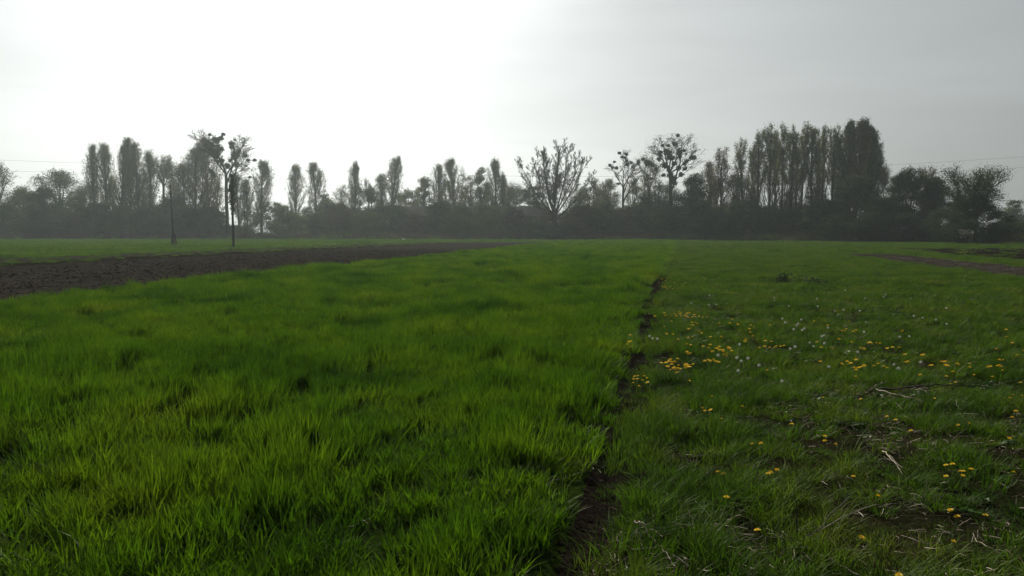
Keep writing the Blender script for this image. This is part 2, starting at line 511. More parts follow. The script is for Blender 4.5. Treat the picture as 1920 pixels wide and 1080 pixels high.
wm = [tuft_mesh('corn_tuft_a%d' % k, 48, .10, .25, .0105, M['wheat'], 100 + k, .34, 4, .24) for k in range(5)]
wf = [tuft_mesh('corn_tuft_b%d' % k, 110, .30, .27, .022, M['wheat'], 120 + k, .5, 2, .3) for k in range(4)]
wx = [tuft_mesh('corn_tuft_c%d' % k, 150, .65, .26, .05, M['wheat'], 130 + k, .5, 2, .3) for k in range(3)]
parts = []
for (y0, y1, dens) in ((1.2, 14, 46), (14, 26, 24)):
    X, Y, S = sample(S_W0, S_W1, y0, y1, dens, rngG)
    h = corn_h(X, Y, S)
    sc_ = np.where(Y < 14, 1.0, 1.6)
    nn = vnoise(X / sc_, Y / sc_, .42, 35) * .6 + vnoise(X, Y, 1.3, 36) * .4
    k = (nn > .25) & (S < S_W1 - .16 * np.clip((6.5 - Y) / 3, 0, 1)) & (S > S_W0 + .7 * vnoise(X, Y, 1.1, 39)) | ((rngG.uniform(size=len(X)) < .18) & (S < S_W1 - .1))
    X, Y, h, S = X[k], Y[k], h[k], S[k]
    edge = np.clip((S_W1 - S) / .25, .55, 1)
    parts.append(pack(X, Y, h * edge * rngG.uniform(.85, 1.15, len(X)), rngG.uniform(.85, 1.2, len(X)), rngG, 5))
scatter('young_corn', *cat_(parts), wm, 'dense bright green young corn nearest the camera left of the furrow', 'crop')
parts = []
X, Y, S = sample(S_W0, S_W1 + 1.8, 26, 70, 11, rngG); k = S < border(Y) + rngG.normal(0, .06, len(Y)); X, Y, S = X[k], Y[k], S[k]
k = (fbm(X, Y, 1.5, 37) > .36) & (S > S_W0 + .8 * vnoise(X, Y, 1.6, 39)) | (rngG.uniform(size=len(X)) < .1); X, Y, S = X[k], Y[k], S[k]
h = corn_h(X, Y, S) * (.55 + .8 * vnoise(X, Y, 1.3, 38))
P = pack(X, Y, h, np.full(len(X), 1.0), rngG, 4)
scatter('young_corn', *P, wf, 'green young corn in the middle distance of the central strip', 'crop')
X, Y, S = sample(S_W0, S_W1 + 1.8, 70, 158, 3.2, rngG); k = S < border(Y) - .2; X, Y, S = X[k], Y[k], S[k]
P = pack(X, Y, corn_h(X, Y, S), np.full(len(X), 1.0), rngG, 3)
scatter('young_corn', *P, wx, 'far end of the young corn running up to the trees', 'crop')

# meadow ------------------------------------------------------------
mm = [tuft_mesh('meadow_tuft_a%d' % k, 70, .10, .078, .0042, M['meadow'], 200 + k, .6, 3, .45, .5) for k in range(5)]
mm2 = [tuft_mesh('meadow_tuft_t%d' % k, 46, .07, .17, .0055, M['meadow'], 210 + k, .7, 3, .45, .4) for k in range(3)]
mf = [tuft_mesh('meadow_tuft_b%d' % k, 110, .30, .10, .012, M['meadow'], 220 + k, .7, 2, .5, .4) for k in range(4)]
mx = [tuft_mesh('meadow_tuft_c%d' % k, 130, .65, .13, .035, M['meadow'], 230 + k, .6, 2, .5, .4) for k in range(3)]
parts = []
for (y0, y1, dens) in ((1.5, 9, 95), (9, 20, 45)):
    X, Y, S = sample(-.5, 13.0, y0, y1, dens, rngG)
    n1 = vnoise(X, Y, .38, 41) * .55 + vnoise(X, Y, 1.2, 42) * .45
    thr = np.where(Y < 7, .34, .28)
    # bare, trodden, straw-strewn ground at the bottom right
    k = (n1 > thr) | (rngG.uniform(size=len(X)) < .16)
    bare = (vnoise(X, Y, .6, 66) * .7 + vnoise(X, Y, .22, 68) * .3 > .53) & (Y < 8) & (S > .1)
    k &= ~bare | (rngG.uniform(size=len(X)) < .22)
    fur = -.31 + .11 * vnoise(Y, Y * 0, .9, 67) - .03 * (Y > 9)
    k &= (S > fur) | (rngG.uniform(size=len(X)) < .12)
    low = ~k & (S > -.2) & (rngG.uniform(size=len(X)) < np.where(bare, .3, .85))
    parts.append(pack(X[low], Y[low], rngG.uniform(.2, .42, low.sum()), rngG.uniform(.6, 1.0, low.sum()), rngG, 5))
    X, Y, n1 = X[k], Y[k], n1[k]
    zs = .38 + 1.15 * np.clip(n1 - .25, 0, 1) + .22 * rngG.uniform(size=len(X))
    p = pack(X, Y, zs, rngG.uniform(.8, 1.3, len(X)), rngG, 5)
    tall = (vnoise(X, Y, .5, 43) > .62) & (rngG.uniform(size=len(X)) < .4)
    p = list(p); p[3] = np.where(tall, 5 + rngG.integers(0, 3, len(X)), p[3])
    parts.append(p)
scatter('meadow_grass', *cat_(parts), mm + mm2, 'short uneven green grass among the dandelions near the camera', 'grass')
parts = []
X, Y, S = sample(0, 12.6, 20, 60, 10, rngG); k = (S > border(Y) + .36) & ((S < 11.9) | (rngG.uniform(size=len(S)) < .3)); X, Y, S = X[k], Y[k], S[k]; n1 = fbm(X, Y, 2.5, 45)
parts.append(pack(X, Y, .5 + 1.0 * n1, np.full(len(X), 1.05), rngG, 4))
X, Y, S = sample(12.6, 15.4, 15, 60, 10, rngG); k = (rngG.uniform(size=len(X)) < .16) | (Y > 48)
parts.append(pack(X[k], Y[k], .3 + 1.0 * fbm(X[k], Y[k], 1.5, 45), np.full(k.sum(), .7), rngG, 4))
X, Y, S = sample(15.4, 19.2, 20, 60, 10, rngG)
parts.append(pack(X, Y, .6 + 1.0 * fbm(X, Y, 1.5, 45), np.full(len(X), 1.0), rngG, 4))
scatter('meadow_grass', *cat_(parts), mf, 'smooth mid green grass beyond the dandelions', 'grass')
parts = []
X, Y, S = sample(0, 19.5, 60, 145, 2.6, rngG); k = S > border(Y) + .45; X, Y, S = X[k], Y[k], S[k]
parts.append(pack(X, Y, .5 + 1.1 * fbm(X, Y, 6, 47), np.full(len(X), 1.05), rngG, 3))
X, Y, S = sample(19.5, 90, 40, 125, 2.4, rngG); sn = S + 2.0 * (vnoise(X, Y, 3, 75) - .5); k = ~((sn > 19.7) & (sn < 31.3) & (Y < 72)) | (rngG.uniform(size=len(S)) < .07)
parts.append(pack(X[k], Y[k], .6 + 1.1 * fbm(X[k], Y[k], 6, 47), np.full(k.sum(), 1.05), rngG, 3))
scatter('meadow_grass', *cat_(parts), mx, 'far meadow grass reaching the foot of the trees on the right', 'grass')

rg_m = [tuft_mesh('rough_tuft_%d' % k, 70, .6, .75, .05, M['leaf_brown'], 245 + k, .5, 2, .35, .5) for k in range(3)]
rg_m += [tuft_mesh('rough_tuft_g%d' % k, 70, .6, .6, .05, M['meadow'], 248 + k, .5, 2, .35, .5) for k in range(2)]
n_ = 5200
X = rngG.uniform(-125, 95, n_); base_ = np.interp(X, [-125, -60, 0, 30, 50, 60, 75, 95], [152, 153, 142, 134, 118, 106, 101, 104])
Y = base_ + np.abs(rngG.normal(0, 3.2, n_)) + 2.5 * (vnoise(X, X * 0, 5, 71) - .3)
k = rngG.uniform(size=n_) < .25 + 1.1 * vnoise(X, Y, 4, 72); X, Y = X[k], Y[k]
scatter('rough_grass', *pack(X, Y, rngG.uniform(.4, 1.5, len(X)) * (.5 + vnoise(X, Y, 3, 73)), np.full(len(X), 1.1), rngG, 5), rg_m,
        'ragged tall grass and brambles along the foot of the trees', 'undergrowth')
# left: balk and far green field
ff = [tuft_mesh('field_tuft_%d' % k, 130, .7, .16, .04, M['field'], 240 + k, .5, 2, .5, .4) for k in range(3)]
parts = []
X, Y, S = sample(-150, -39.3, 30, 175, 1.9, rngG)
parts.append(pack(X, Y, .5 + 1.0 * fbm(X * .3, Y, 5, 51), np.full(len(X), 1.05), rngG, 3))
X, Y, S = sample(-39, S_W0, 118, 170, 1.9, rngG)
parts.append(pack(X, Y, .6 + 1.0 * fbm(X, Y, 5, 51), np.full(len(X), 1.05), rngG, 3))
scatter('field_grass', *cat_(parts), ff, 'low bright grass covering the far field on the left', 'grass')
X, Y, S = sample(-34.2, -31.2, 20, 130, .9, rngG)
p1 = pack(X, Y, .3 + .7 * fbm(X, Y, 2, 52), np.full(len(X), .9), rngG, 4)
X, Y, S = sample(-38.5, -34.3, 20, 130, .9, rngG)
p2 = pack(X, Y, .4 + .8 * fbm(X, Y, 2, 52), np.full(len(X), .8), rngG, 4)
scatter('balk_grass', *cat_([p1, p2]), mf, 'dark rough grass on the narrow balk between ploughed strips', 'grass')
# sprigs of weeds in ploughed earth
X, Y, S = sample(12.6, 15.4, 18, 48, 5, rngG)
P = pack(X, Y, rngG.uniform(.3, .9, len(X)), rngG.uniform(.4, .9, len(X)), rngG, 3)
P[0][:, 2] += .05
st0 = [straw_mesh('straw_f%d' % k, 14, .25, .22, .006, M['straw_grey'], 300 + k) for k in range(3)]
scatter('soil_stubble', *P, st0, 'dry stubble scattered over the weedy soil strip on the right', 'stubble')

# broad weed leaves, straw
ro = [rosette_mesh('rosette_%d' % k, 11, .13, .034, M['broad'], 250 + k) for k in range(4)]
X, Y, S = sample(.0, 12.6, 1.6, 20, 7, rngG)
n1 = vnoise(X, Y, 1.0, 61); k = n1 > .42
X, Y = X[k], Y[k]
scatter('broad_leaved_weeds', *pack(X, Y, rngG.uniform(.8, 1.6, len(X)), rngG.uniform(.5, 1.25, len(X)), rngG, 4), ro,
        'flat rosettes of broad weed leaves spread through the meadow grass', 'weeds')
st = [straw_mesh('straw_%d' % k, 9, .12, .10, .0014, M['straw'], 260 + k) for k in range(4)]
st += [straw_mesh('straw_g%d' % k, 8, .12, .12, .0014, M['straw_grey'], 270 + k) for k in range(3)]
parts = []
X, Y, S = sample(-.3, 9, 1.6, 8.5, 105, rngG)
n1 = vnoise(X, Y, .55, 63) * .6 + vnoise(X, Y, 1.7, 64) * .4
k = rngG.uniform(size=len(X)) < np.clip((n1 - .38) * 2.2, .04, 1) * np.clip(1.25 - Y / 9, .1, 1)
parts.append(pack(X[k], Y[k], rngG.uniform(.6, 1.1, k.sum()), rngG.uniform(.6, 1.2, k.sum()), rngG, 7))
X, Y, S = sample(-.3, 11, 8.5, 20, 3, rngG)
parts.append(pack(X, Y, rngG.uniform(.7, 1.6, len(X)), rngG.uniform(.7, 1.3, len(X)), rngG, 7))
X, Y, S = sample(-8, -.5, 1.6, 9, 1.2, rngG)
parts.append(pack(X, Y, rngG.uniform(.7, 1.6, len(X)), rngG.uniform(.7, 1.3, len(X)), rngG, 7))
scatter('straw_litter', *cat_(parts), st, 'bits of dry pale straw strewn through the grass near the camera', 'straw')

# clods in furrow
def clod_mesh(name, seed):
    r = np.random.default_rng(seed)
    import bmesh
    bm = bmesh.new(); bmesh.ops.create_icosphere(bm, subdivisions=2, radius=1)
    for v in bm.verts: v.co *= r.uniform(.75, 1.2); v.co.z *= .6
    me = bpy.data.meshes.new(name); bm.to_mesh(me); bm.free(); me.materials.append(M['soil_dark' if seed % 2 else 'soil']); return me
cl = [clod_mesh('clod_%d' % k, 280 + k) for k in range(4)]
X, Y, S = sample(-.55, -.02, 1.5, 18, 160, rngG)
s_ = rngG.uniform(.004, .022, len(X)) * rngG.uniform(.5, 1.2, len(X))
scatter('soil_crumbs', *pack(X, Y, s_, s_ * 1.3, rngG, 4, .5), cl, 'dark crumbs of earth lying in the bare furrow', 'soil')
X, Y, S = sample(-30, -15.0, 14, 70, 14, rngG)
s_ = rngG.uniform(.015, .06, len(X)) * rngG.uniform(.4, 1.1, len(X))
P = pack(X, Y, s_, s_ * 1.3, rngG, 4, .5); P[0][:, 2] += clods(.05, .6)(S, Y)
scatter('soil_clods', *P, [cl[0], cl[2]], 'lumps of turned earth covering the ploughed strip on the left', 'soil')

# ------------------------------------------------------------------ dandelions
rngD = np.random.default_rng(5)

def head_geo(r, seed):
    g = np.random.default_rng(seed); V = []; Q = []
    for ring, (n, r0, r1, z0, z1) in enumerate(((22, .15, 1.0, .0, .12), (18, .1, .78, .08, .36), (12, .05, .5, .15, .52), (7, .0, .25, .2, .6))):
        for k in range(n):
            a = (k + g.uniform(-.3, .3)) * 2 * math.pi / n; w_ = math.pi / n * 1.15
            b = len(V); rr = r1 * g.uniform(.88, 1.08); zz = z1 * g.uniform(.8, 1.2)
            V += [(r * r0 * math.cos(a - w_), r * r0 * math.sin(a - w_), r * z0), (r * rr * math.cos(a - w_ * .7), r * rr * math.sin(a - w_ * .7), r * zz),
                  (r * rr * math.cos(a + w_ * .7), r * rr * math.sin(a + w_ * .7), r * zz), (r * r0 * math.cos(a + w_), r * r0 * math.sin(a + w_), r * z0)]
            Q.append((b, b + 1, b + 2, b + 3))
    return V, Q

def puff_geo(r, seed):
    g = np.random.default_rng(seed); V = []; Q = []
    n = 130
    for k in range(n):
        z = 1 - 2 * (k + .5) / n; ph = k * 2.39996
        d = Vector((math.sqrt(1 - z * z) * math.cos(ph), math.sqrt(1 - z * z) * math.sin(ph), z))
        u = d.orthogonal().normalized(); v = d.cross(u)
        u, v = u * math.cos(k) + v * math.sin(k), v * math.cos(k) - u * math.sin(k)
        q = .15 * r
        c = d * r * g.uniform(.88, 1.02)
        b = len(V)
        V += [c - u * q - v * .3 * q, c + v * q * .5, c + u * q - v * .3 * q, c + d * q * .4 - v * q * .2]
        Q.append((b, b + 1, b + 2, b + 3))
        t = u * (.012 * r + .0003)
        b = len(V); V += [-t, t, c + t, c - t]; Q.append((b, b + 1, b + 2, b + 3))
    return V, Q

def flower(x, y, z, kind, seed, label, group, split, scale=1.0):
    base = float(hgt(x, y))
    top = Vector((x, y, z))
    g = random.Random(seed)
    root = Vector((x + g.uniform(-.03, .03), y + g.uniform(-.03, .03), base - .01))
    nm = 'dandelion' if kind == 'y' else 'dandelion_clock'
    if kind == 'y': V, Q = head_geo(.021 * scale * g.uniform(.8, 1.1), seed)
    else: V, Q = puff_geo(.0185 * scale * g.uniform(.85, 1.1), seed)
    q = Quaternion((g.uniform(-1, 1), g.uniform(-1, 1), 0), g.uniform(.0, .45))
    off = top - root
    V = [tuple((q @ Vector(v)) + off) for v in V]
    S = []
    p = Vector((0, 0, 0))
    for k in range(4):
        t = (k + 1) / 4
        n_ = off * t + Vector((0, 0, 0)) + Vector((g.uniform(-.006, .006), g.uniform(-.006, .006), 0)) * (1 if k < 3 else 0)
        S.append([*p, *n_, .0028, .0026]); p = n_
    SV, SQ = tubes(S, 5)
    m1 = M['petal'] if kind == 'y' else M['puff']
    if split:
        o = bpy.data.objects.new(nm, None); C.objects.link(o); o.location = root; o.empty_display_size = .05
        obj('flower_head' if kind == 'y' else 'seed_head', mesh_np('head', V, Q, mats=[m1]), o)
        obj('stem', mesh_np('stem', SV, SQ, mats=[M['stem']]), o)
    else:
        nV = len(V)
        VV = np.concatenate([np.array(V), SV]); QQ = np.concatenate([np.array(Q), SQ + nV])
        o = obj(nm, mesh_np(nm, VV, QQ, mats=[m1, M['stem']], midx=[0] * len(Q) + [1] * len(SQ)), loc=root)
    return tag(o, label, 'flower' if kind == 'y' else 'seed head', group)

Z2 = [(30,495),(20,490),(10,487),(60,540),(265,528),(310,535),(385,540),(375,560),(380,580),(400,550),(490,540),(765,500),(740,518),(815,540),(935,520),(895,572),(910,570),(920,562),(960,575),(975,570),(1230,575),(1240,570),(880,618),(1050,638),(1060,640),(1090,640),(1110,642),(950,635),(1000,670),(1020,672),(1150,670),(1180,665),(1220,667),(845,672),(835,665),(780,665),(755,635),(550,660),(570,655),(520,665),(525,658),(490,665),(350,630),(355,620),(430,668),(460,660),(500,632),(465,628),(1250,705),(1350,707),(1255,750),(1265,745),(1100,757),(1130,772),(1150,780),(1075,770),(1020,768),(1005,775),(990,780),(975,790),(965,780),(945,755),(975,735),(895,757),(775,745),(925,745),(1390,768),(1400,765),(1480,745),(1465,748),(1455,745),(1480,765),(1490,768),(1545,758),(1615,757),(1615,777),(1720,775),(1730,772),(1770,770),(1780,768),(1790,775),(1800,795),(1780,735),(1800,738),(1880,708),(1915,685),(1765,675),(1855,640),(1820,605),(1820,565),(1760,525),(475,795),(1520,803),(25,690),(30,700),(15,770),(40,775),(20,780),(145,735),(155,742),(170,733),(180,740),(190,745),(205,748),(125,740),(245,715),(235,705),(250,700),(225,680),(260,665),(265,672),(210,680),(195,672),(150,652),(155,650),(145,668),(45,652),(30,612),(115,660),(15,302),(205,275),(125,280)]
Z5 = [(922,18),(1265,8),(1405,16),(1553,10),(1650,18),(1428,58),(1453,48),(1800,50),(750,130),(1342,135),(1715,132),(1745,132),(1760,115),(1808,120),(1775,202),(1757,236),(105,186),(118,200),(148,196),(155,125),(205,243),(317,177),(581,271),(757,335),(759,360),(815,378),(1088,230),(1135,248),(1216,306),(1467,276),(1527,268),(1740,347),(370,376),(416,373),(950,138),(187,527),(215,537),(470,527),(502,514),(455,535),(910,549),(1403,490),(1438,485),(1537,512),(1480,523),(1495,522),(1493,545),(1403,548),(1763,528),(234,661),(1042,655),(1427,729),(1463,765),(1614,757),(397,836),(953,874),(1443,897),(1152,1077),(37,40)]
Y = [(1280 + a / 3, 430 + b / 3) for a, b in Z2] + [(1280 + a / 2.842, 700 + b / 2.842) for a, b in Z5]
for (cx, cy2, sx, sy, n) in ((1252, 525, 18, 3, 10), (1257, 539, 9, 3, 9), (1272, 592, 22, 4, 20), (1302, 608, 5, 3, 4), (1264, 682, 13, 6, 16),
                             (1290, 687, 5, 3, 6), (1262, 690, 14, 5, 6), (1348, 655, 12, 3, 8), (1181, 645, 4, 5, 5), (1265, 605, 50, 12, 8), (1350, 625, 60, 14, 10)):
    for k in range(n): Y.append((cx + rngD.normal() * sx, cy2 + rngD.normal() * sy))
Y += [(1190, 706), (1196, 705), (1188, 711), (1195, 711), (1187, 718), (1208, 705), (1213, 709), (1205, 713), (1214, 717), (1198, 724), (1250, 626), (1271, 636), (1332, 632)]
Wt = [(150,370),(148,425),(190,422),(515,385),(517,400),(597,432),(755,390),(760,433),(1140,367),(1130,380),(1025,387),(857,458),(905,453),(997,458),(560,502),(577,523),(667,507),(650,530),(642,540),(625,562),(685,558),(672,566),(817,553),(1020,577),(795,597),(783,602),(797,640),(715,637),(737,658),(632,660),(605,672),(320,647),(305,722),(330,740),(367,725),(430,765),(312,795),(1300,487),(1350,497),(1425,508),(1485,532),(1220,605),(1275,602),(1340,747),(1190,760),(1213,782),(823,773),(985,690),(200,708),(48,415),(1483,443),(915,342)]
Wt = [(1280 + a / 3, 430 + b / 3) for a, b in Wt] + [(1217.8, 630), (1223.7, 634.4), (1232.5, 635), (1466.5, 714.8)]

def region_label(px, py, white):
    n = 'round white dandelion clock' if white else 'yellow dandelion'
    if not white and 1180 < px < 1222 and 700 < py < 730: return n + ' in the tight cluster of ten beside the bare furrow'
    if px < 1200 and py < 660: return n + ' on the lip of the furrow beyond the near cluster'
    if py < 560: return n + ' in the faint farthest drift of flowers by the furrow' if px < 1340 else n + ' in the smooth grass farthest out in the meadow'
    if py < 612 and px < 1330: return n + ' in the dense narrow row above the big drift'
    if py < 612: return n + ' scattered in the thin far part of the meadow'
    if px < 1330 and py < 700: return n + ' in the big drift right of the furrow'
    if px < 1440 and py < 700: return n + ' in the loose band right of the big drift'
    if px < 1600 and py < 700: return n + (' in the white patch at the middle of the meadow' if white else ' around the white clocks in the middle of the meadow')
    if px < 1750 and py < 700: return n + ' in the thin row right of the white clocks'
    if py < 700: return n + ' near the right edge beyond the dark fallen branch'
    if 1740 < px and 860 < py < 900: return n + ' in the group right of the forked dead twigs'
    if py > 990: return n + ' low down around the dead star-shaped stalks'
    if 1640 < px and py < 800: return n + ' beside the long dark fallen branch'
    if px > 1640: return n + ' in the rough grass towards the lower right'
    if px < 1400 and py < 840: return n + ' at the shaded tussock right of the furrow'
    if 1530 < px < 1575 and 800 < py < 850: return n + ' in the stacked pair at the middle of the meadow'
    if py > 870: return n + ' above the dead star-shaped stalks'
    return n + ' standing alone in the nearer meadow grass'

for k, (px, py) in enumerate(Y[:298]):
    z = float(rngD.uniform(.07, .125))
    x, y = at_z(px, py, z)
    y = max(y, 2.5)
    flower(x, y, z + float(hgt(x, y)) * 0, 'y', 1000 + k, region_label(px, py, False), 'yellow dandelions in the meadow', py > 690, .80 if py > 700 else 1.15)
for k, (px, py) in enumerate(Wt):
    z = float(rngD.uniform(.12, .2))
    x, y = at_z(px, py, z)
    flower(x, y, z, 'w', 2000 + k, region_label(px, py, True), 'white dandelion clocks in the meadow', py > 600, .95)

# ------------------------------------------------------------------ dead stalks and twigs
def polytube(pts, r0, r1, k=5, sub=5, wob=.006, seed=0):
    g = random.Random(seed)
    P = [Vector(p) for p in pts]; out = []
    for i in range(len(P) - 1):
        a = P[max(0, i - 1)]; b = P[i]; c = P[i + 1]; d = P[min(len(P) - 1, i + 2)]
        for j in range(sub):
            t = j / sub
            v = .5 * ((2 * b) + (c - a) * t + (2 * a - 5 * b + 4 * c - d) * t * t + (3 * b - a - 3 * c + d) * t ** 3)
            out.append(v + Vector((g.gauss(0, wob), g.gauss(0, wob), g.gauss(0, wob))))
    out.append(P[-1])
    n = len(out) - 1
    return [[*out[i], *out[i + 1], r0 + (r1 - r0) * i / n, r0 + (r1 - r0) * (i + 1) / n] for i in range(n)]

def pz(px, py, z):
    x, y = at_z(px, py, z); return (x, y, z + float(hgt(x, y)))

def twig_thing(name, label, cat, parts, group=None):
    o = bpy.data.objects.new(name, None); C.objects.link(o)
    loc = Vector(parts[0][1][0]); o.location = loc; o.empty_display_size = .1
    for i, (nm, pts, r0, r1, mt) in enumerate(parts):
        S = polytube([Vector(p) - loc for p in pts], r0 * .8, r1 * .8, seed=i + len(label))
        V, Q = tubes(S, 5)
        obj(nm, mesh_np(nm, V, Q, mats=[M[mt]], smooth=True), o)
    return tag(o, label, cat, group)

c0 = pz(1497, 1012, .03)
twig_thing('dead_weed_stalks', 'dark dead weed with stems radiating like a star in the near grass', 'dead weed', [
    ('stem', [c0, pz(1493, 960, .20), pz(1489, 905, .36)], .006, .002, 'darkstem'),
    ('stem', [c0, pz(1545, 978, .12), pz(1592, 928, .22)], .006, .002, 'darkstem'),
    ('stem', [c0, pz(1600, 960, .12), pz(1670, 943, .13), pz(1738, 947, .06)], .005, .0015, 'straw_grey'),
    ('stem', [c0, pz(1450, 1001, .07), pz(1405, 1004, .06), pz(1362, 1012, .02)], .005, .002, 'darkstem'),
    ('stem', [c0, pz(1470, 1025, .05), pz(1448, 1040, .02)], .004, .002, 'darkstem'),
    ('stem', [c0, pz(1486, 1035, .05), pz(1483, 1066, .02)], .004, .002, 'straw_grey'),
    ('stem', [c0, pz(1545, 1040, .05), pz(1600, 1070, .04), pz(1640, 1100, .02)], .007, .004, 'straw_grey'),
    ('stem', [c0, pz(1520, 1040, .05), pz(1548, 1062, .02)], .004, .0015, 'straw_grey'),
])
twig_thing('dead_twigs', 'pale forked dead twigs lying in the meadow grass', 'twigs', [
    ('twig', [pz(1656, 845, .06), pz(1672, 862, .05), pz(1698, 893, .02)], .006, .003, 'straw'),
    ('twig', [pz(1656, 842, .07), pz(1680, 850, .07), pz(1700, 863, .03)], .004, .002, 'straw_grey'),
    ('twig', [pz(1668, 852, .06), pz(1688, 878, .04), pz(1706, 882, .02)], .004, .002, 'straw_grey'),
    ('twig', [pz(1650, 842, .06), pz(1665, 843, .06), pz(1695, 848, .04)], .004, .0015, 'straw'),
])
twig_thing('dead_branch', 'pale slender dead branch lying below the dark fallen branch', 'branch', [
    ('twig', [pz(1643, 732, .05), pz(1690, 743, .05), pz(1725, 752, .04), pz(1755, 760, .02)], .009, .003, 'straw'),
    ('twig', [pz(1722, 752, .05), pz(1732, 760, .02)], .004, .002, 'straw'),
])
twig_thing('fallen_branch', 'long dark fallen branch arching across the meadow', 'branch', [
    ('branch', [pz(1635, 732, .03), pz(1700, 729, .08), pz(1770, 724, .12), pz(1830, 725, .09), pz(1885, 731, .03)], .011, .004, 'darkstem'),
    ('twig', [pz(1634, 730, .03), pz(1650, 722, .06), pz(1663, 717, .05)], .004, .002, 'straw'),
])
twig_thing('dry_stalk', 'short pale dry stalk with a kink right of the fallen branch', 'stalk', [
    ('stem', [pz(1794, 752, .07), pz(1796, 763, .05), pz(1808, 773, .02)], .004, .002, 'straw')])
twig_thing('dry_stalk', 'pale bent dry stalk arching beside the furrow at the bottom', 'stalk', [
    ('stem', [pz(1190, 972, .14), pz(1197, 974, .15), pz(1206, 980, .14), pz(1217, 996, .10), pz(1232, 1016, .05), pz(1242, 1028, .01)], .0045, .003, 'straw')])
for k, (a, b, lb) in enumerate((((1149, 988), (1147, 1022), 'upright pale straw nearest the bare furrow'),
                                ((1163, 983), (1168, 1014), 'kinked pale straw between the upright and slanting ones'),
                                ((1195, 987), (1206, 1030), 'slanting pale straw left of the bent dry stalk'),
                                ((1110, 1045), (1111, 1078), 'pale straw standing at the bottom edge beside the furrow'),
                                ((1290, 955), (1306, 1003), 'thin pale straw leaning left of the dead weed'))):
    twig_thing('dry_straw', lb, 'straw', [('stem', [pz(a[0], a[1], .12), pz((a[0] + b[0]) / 2 + 2, (a[1] + b[1]) / 2, .07), pz(b[0], b[1], .0)], .003, .0025, 'straw')], 'single dry straws by the furrow')
twig_thing('dead_weed_stalks', 'tangle of grey dead stems low right of the furrow', 'dead weed', [
    ('stem', [pz(1240, 1030, .04), pz(1258, 1048, .06), pz(1272, 1075, .01)], .005, .002, 'straw_grey'),
    ('stem', [pz(1262, 1036, .05), pz(1285, 1060, .05), pz(1300, 1085, .01)], .004, .002, 'straw_grey'),
    ('stem', [pz(1268, 1050, .09), pz(1265, 1064, .05), pz(1262, 1082, .0)], .004, .003, 'straw'),
    ('stem', [pz(1288, 1044, .10), pz(1284, 1062, .05), pz(1278, 1084, .0)], .004, .003, 'straw')])
twig_thing('dead_twigs', 'thin crossed dead twigs in the grass at the lower right', 'twigs', [
    ('twig', [pz(1822, 1000, .05), pz(1850, 1020, .05), pz(1892, 1046, .02)], .004, .002, 'straw'),
    ('twig', [pz(1820, 1012, .08), pz(1838, 990, .06), pz(1850, 975, .02)], .003, .0015, 'straw_grey')])
twig_thing('dry_stalk', 'long thin grey stalk leaning low from the bottom left of the dead weed', 'stalk', [
    ('stem', [pz(1300, 935, .06), pz(1318, 955, .05), pz(1360, 1002, .01)], .0035, .002, 'straw_grey')])

# weeds standing up out of the smooth grass
def weed(px, py, h, wd, label, n=260, seed=1, mat='leaf_dark', lsz=.07):
    x, y = at_z(px, py, 0); g = np.random.default_rng(seed)
    P = np.stack([g.normal(0, wd * .33, n), g.normal(0, wd * .33, n), np.abs(g.normal(.45, .3, n)) * h], 1)
    V, Q = leaf_quads(P, lsz, g)
    o = bpy.data.objects.new('weed', None); C.objects.link(o); o.location = (x, y, float(hgt(x, y))); o.empty_display_size = .1
    obj('leaves', mesh_np('leaves', V, Q, mats=[M[mat]]), o)
    S = [[g.normal(0, .03), g.normal(0, .03), 0, g.normal(0, wd * .25), g.normal(0, wd * .25), h * g.uniform(.6, 1), .006, .003] for _ in range(7)]
    V, Q = tubes(S, 4); obj('stems', mesh_np('stems', V, Q, mats=[M['darkstem']]), o)
    return tag(o, label, 'weed', 'dark weeds in the smooth meadow')
weed(1468, 533, .32, .30, 'small upright dark weed in the smooth meadow grass', seed=2)
weed(1522, 532, .18, .75, 'low wide dark weed right of the small upright one', seed=3)

# ------------------------------------------------------------------ trees
class T_:
    def __init__(s): s.S = []; s.L = []

def grow(T, p, d, L, r, lvl, rg, P):
    """recursive limb; P: per-level dicts"""
    q = P[lvl]
    n = q['n']; step = L / n
    pts = [p.copy()]
    for i in range(n):
        d = (d + Vector((rg.gauss(0, q['j']), rg.gauss(0, q['j']), rg.gauss(0, q['j']))) + Vector((0, 0, q['up']))).normalized()
        p2 = p + d * step
        r2 = r * (1 - (1 - q['tap']) / n)
        T.S.append([*p, *p2, r, r2])
        p, r = p2, r2
        pts.append(p.copy())
        if lvl + 1 < len(P):
            f = (i + 1) / n
            if f >= q.get('from', .2):
                nk = q['kids'] if i < n - 1 else q.get('end', 2)
                ph0 = rg.uniform(0, 2 * math.pi)
                for kk in range(nk):
                    ax = d.orthogonal().normalized()
                    ax.rotate(Quaternion(d, ph0 + kk * 2 * math.pi / nk + rg.gauss(0, .25)))
                    a = R(rg.gauss(q['ang'], q.get('av', 8)))
                    if nk >= 4: a *= (.55, 1.1, .9, 1.2)[kk % 4]
                    dd = d.copy(); dd.rotate(Quaternion(ax, a))
                    grow(T, p, dd, L * q['rat'] * rg.uniform(.7, 1.2) * (1 - .45 * f), r * q.get('rr', .6), lvl + 1, rg, P)
    if lvl == len(P) - 1:
        T.L.append((p.copy(), pts[len(pts) // 2].copy()))

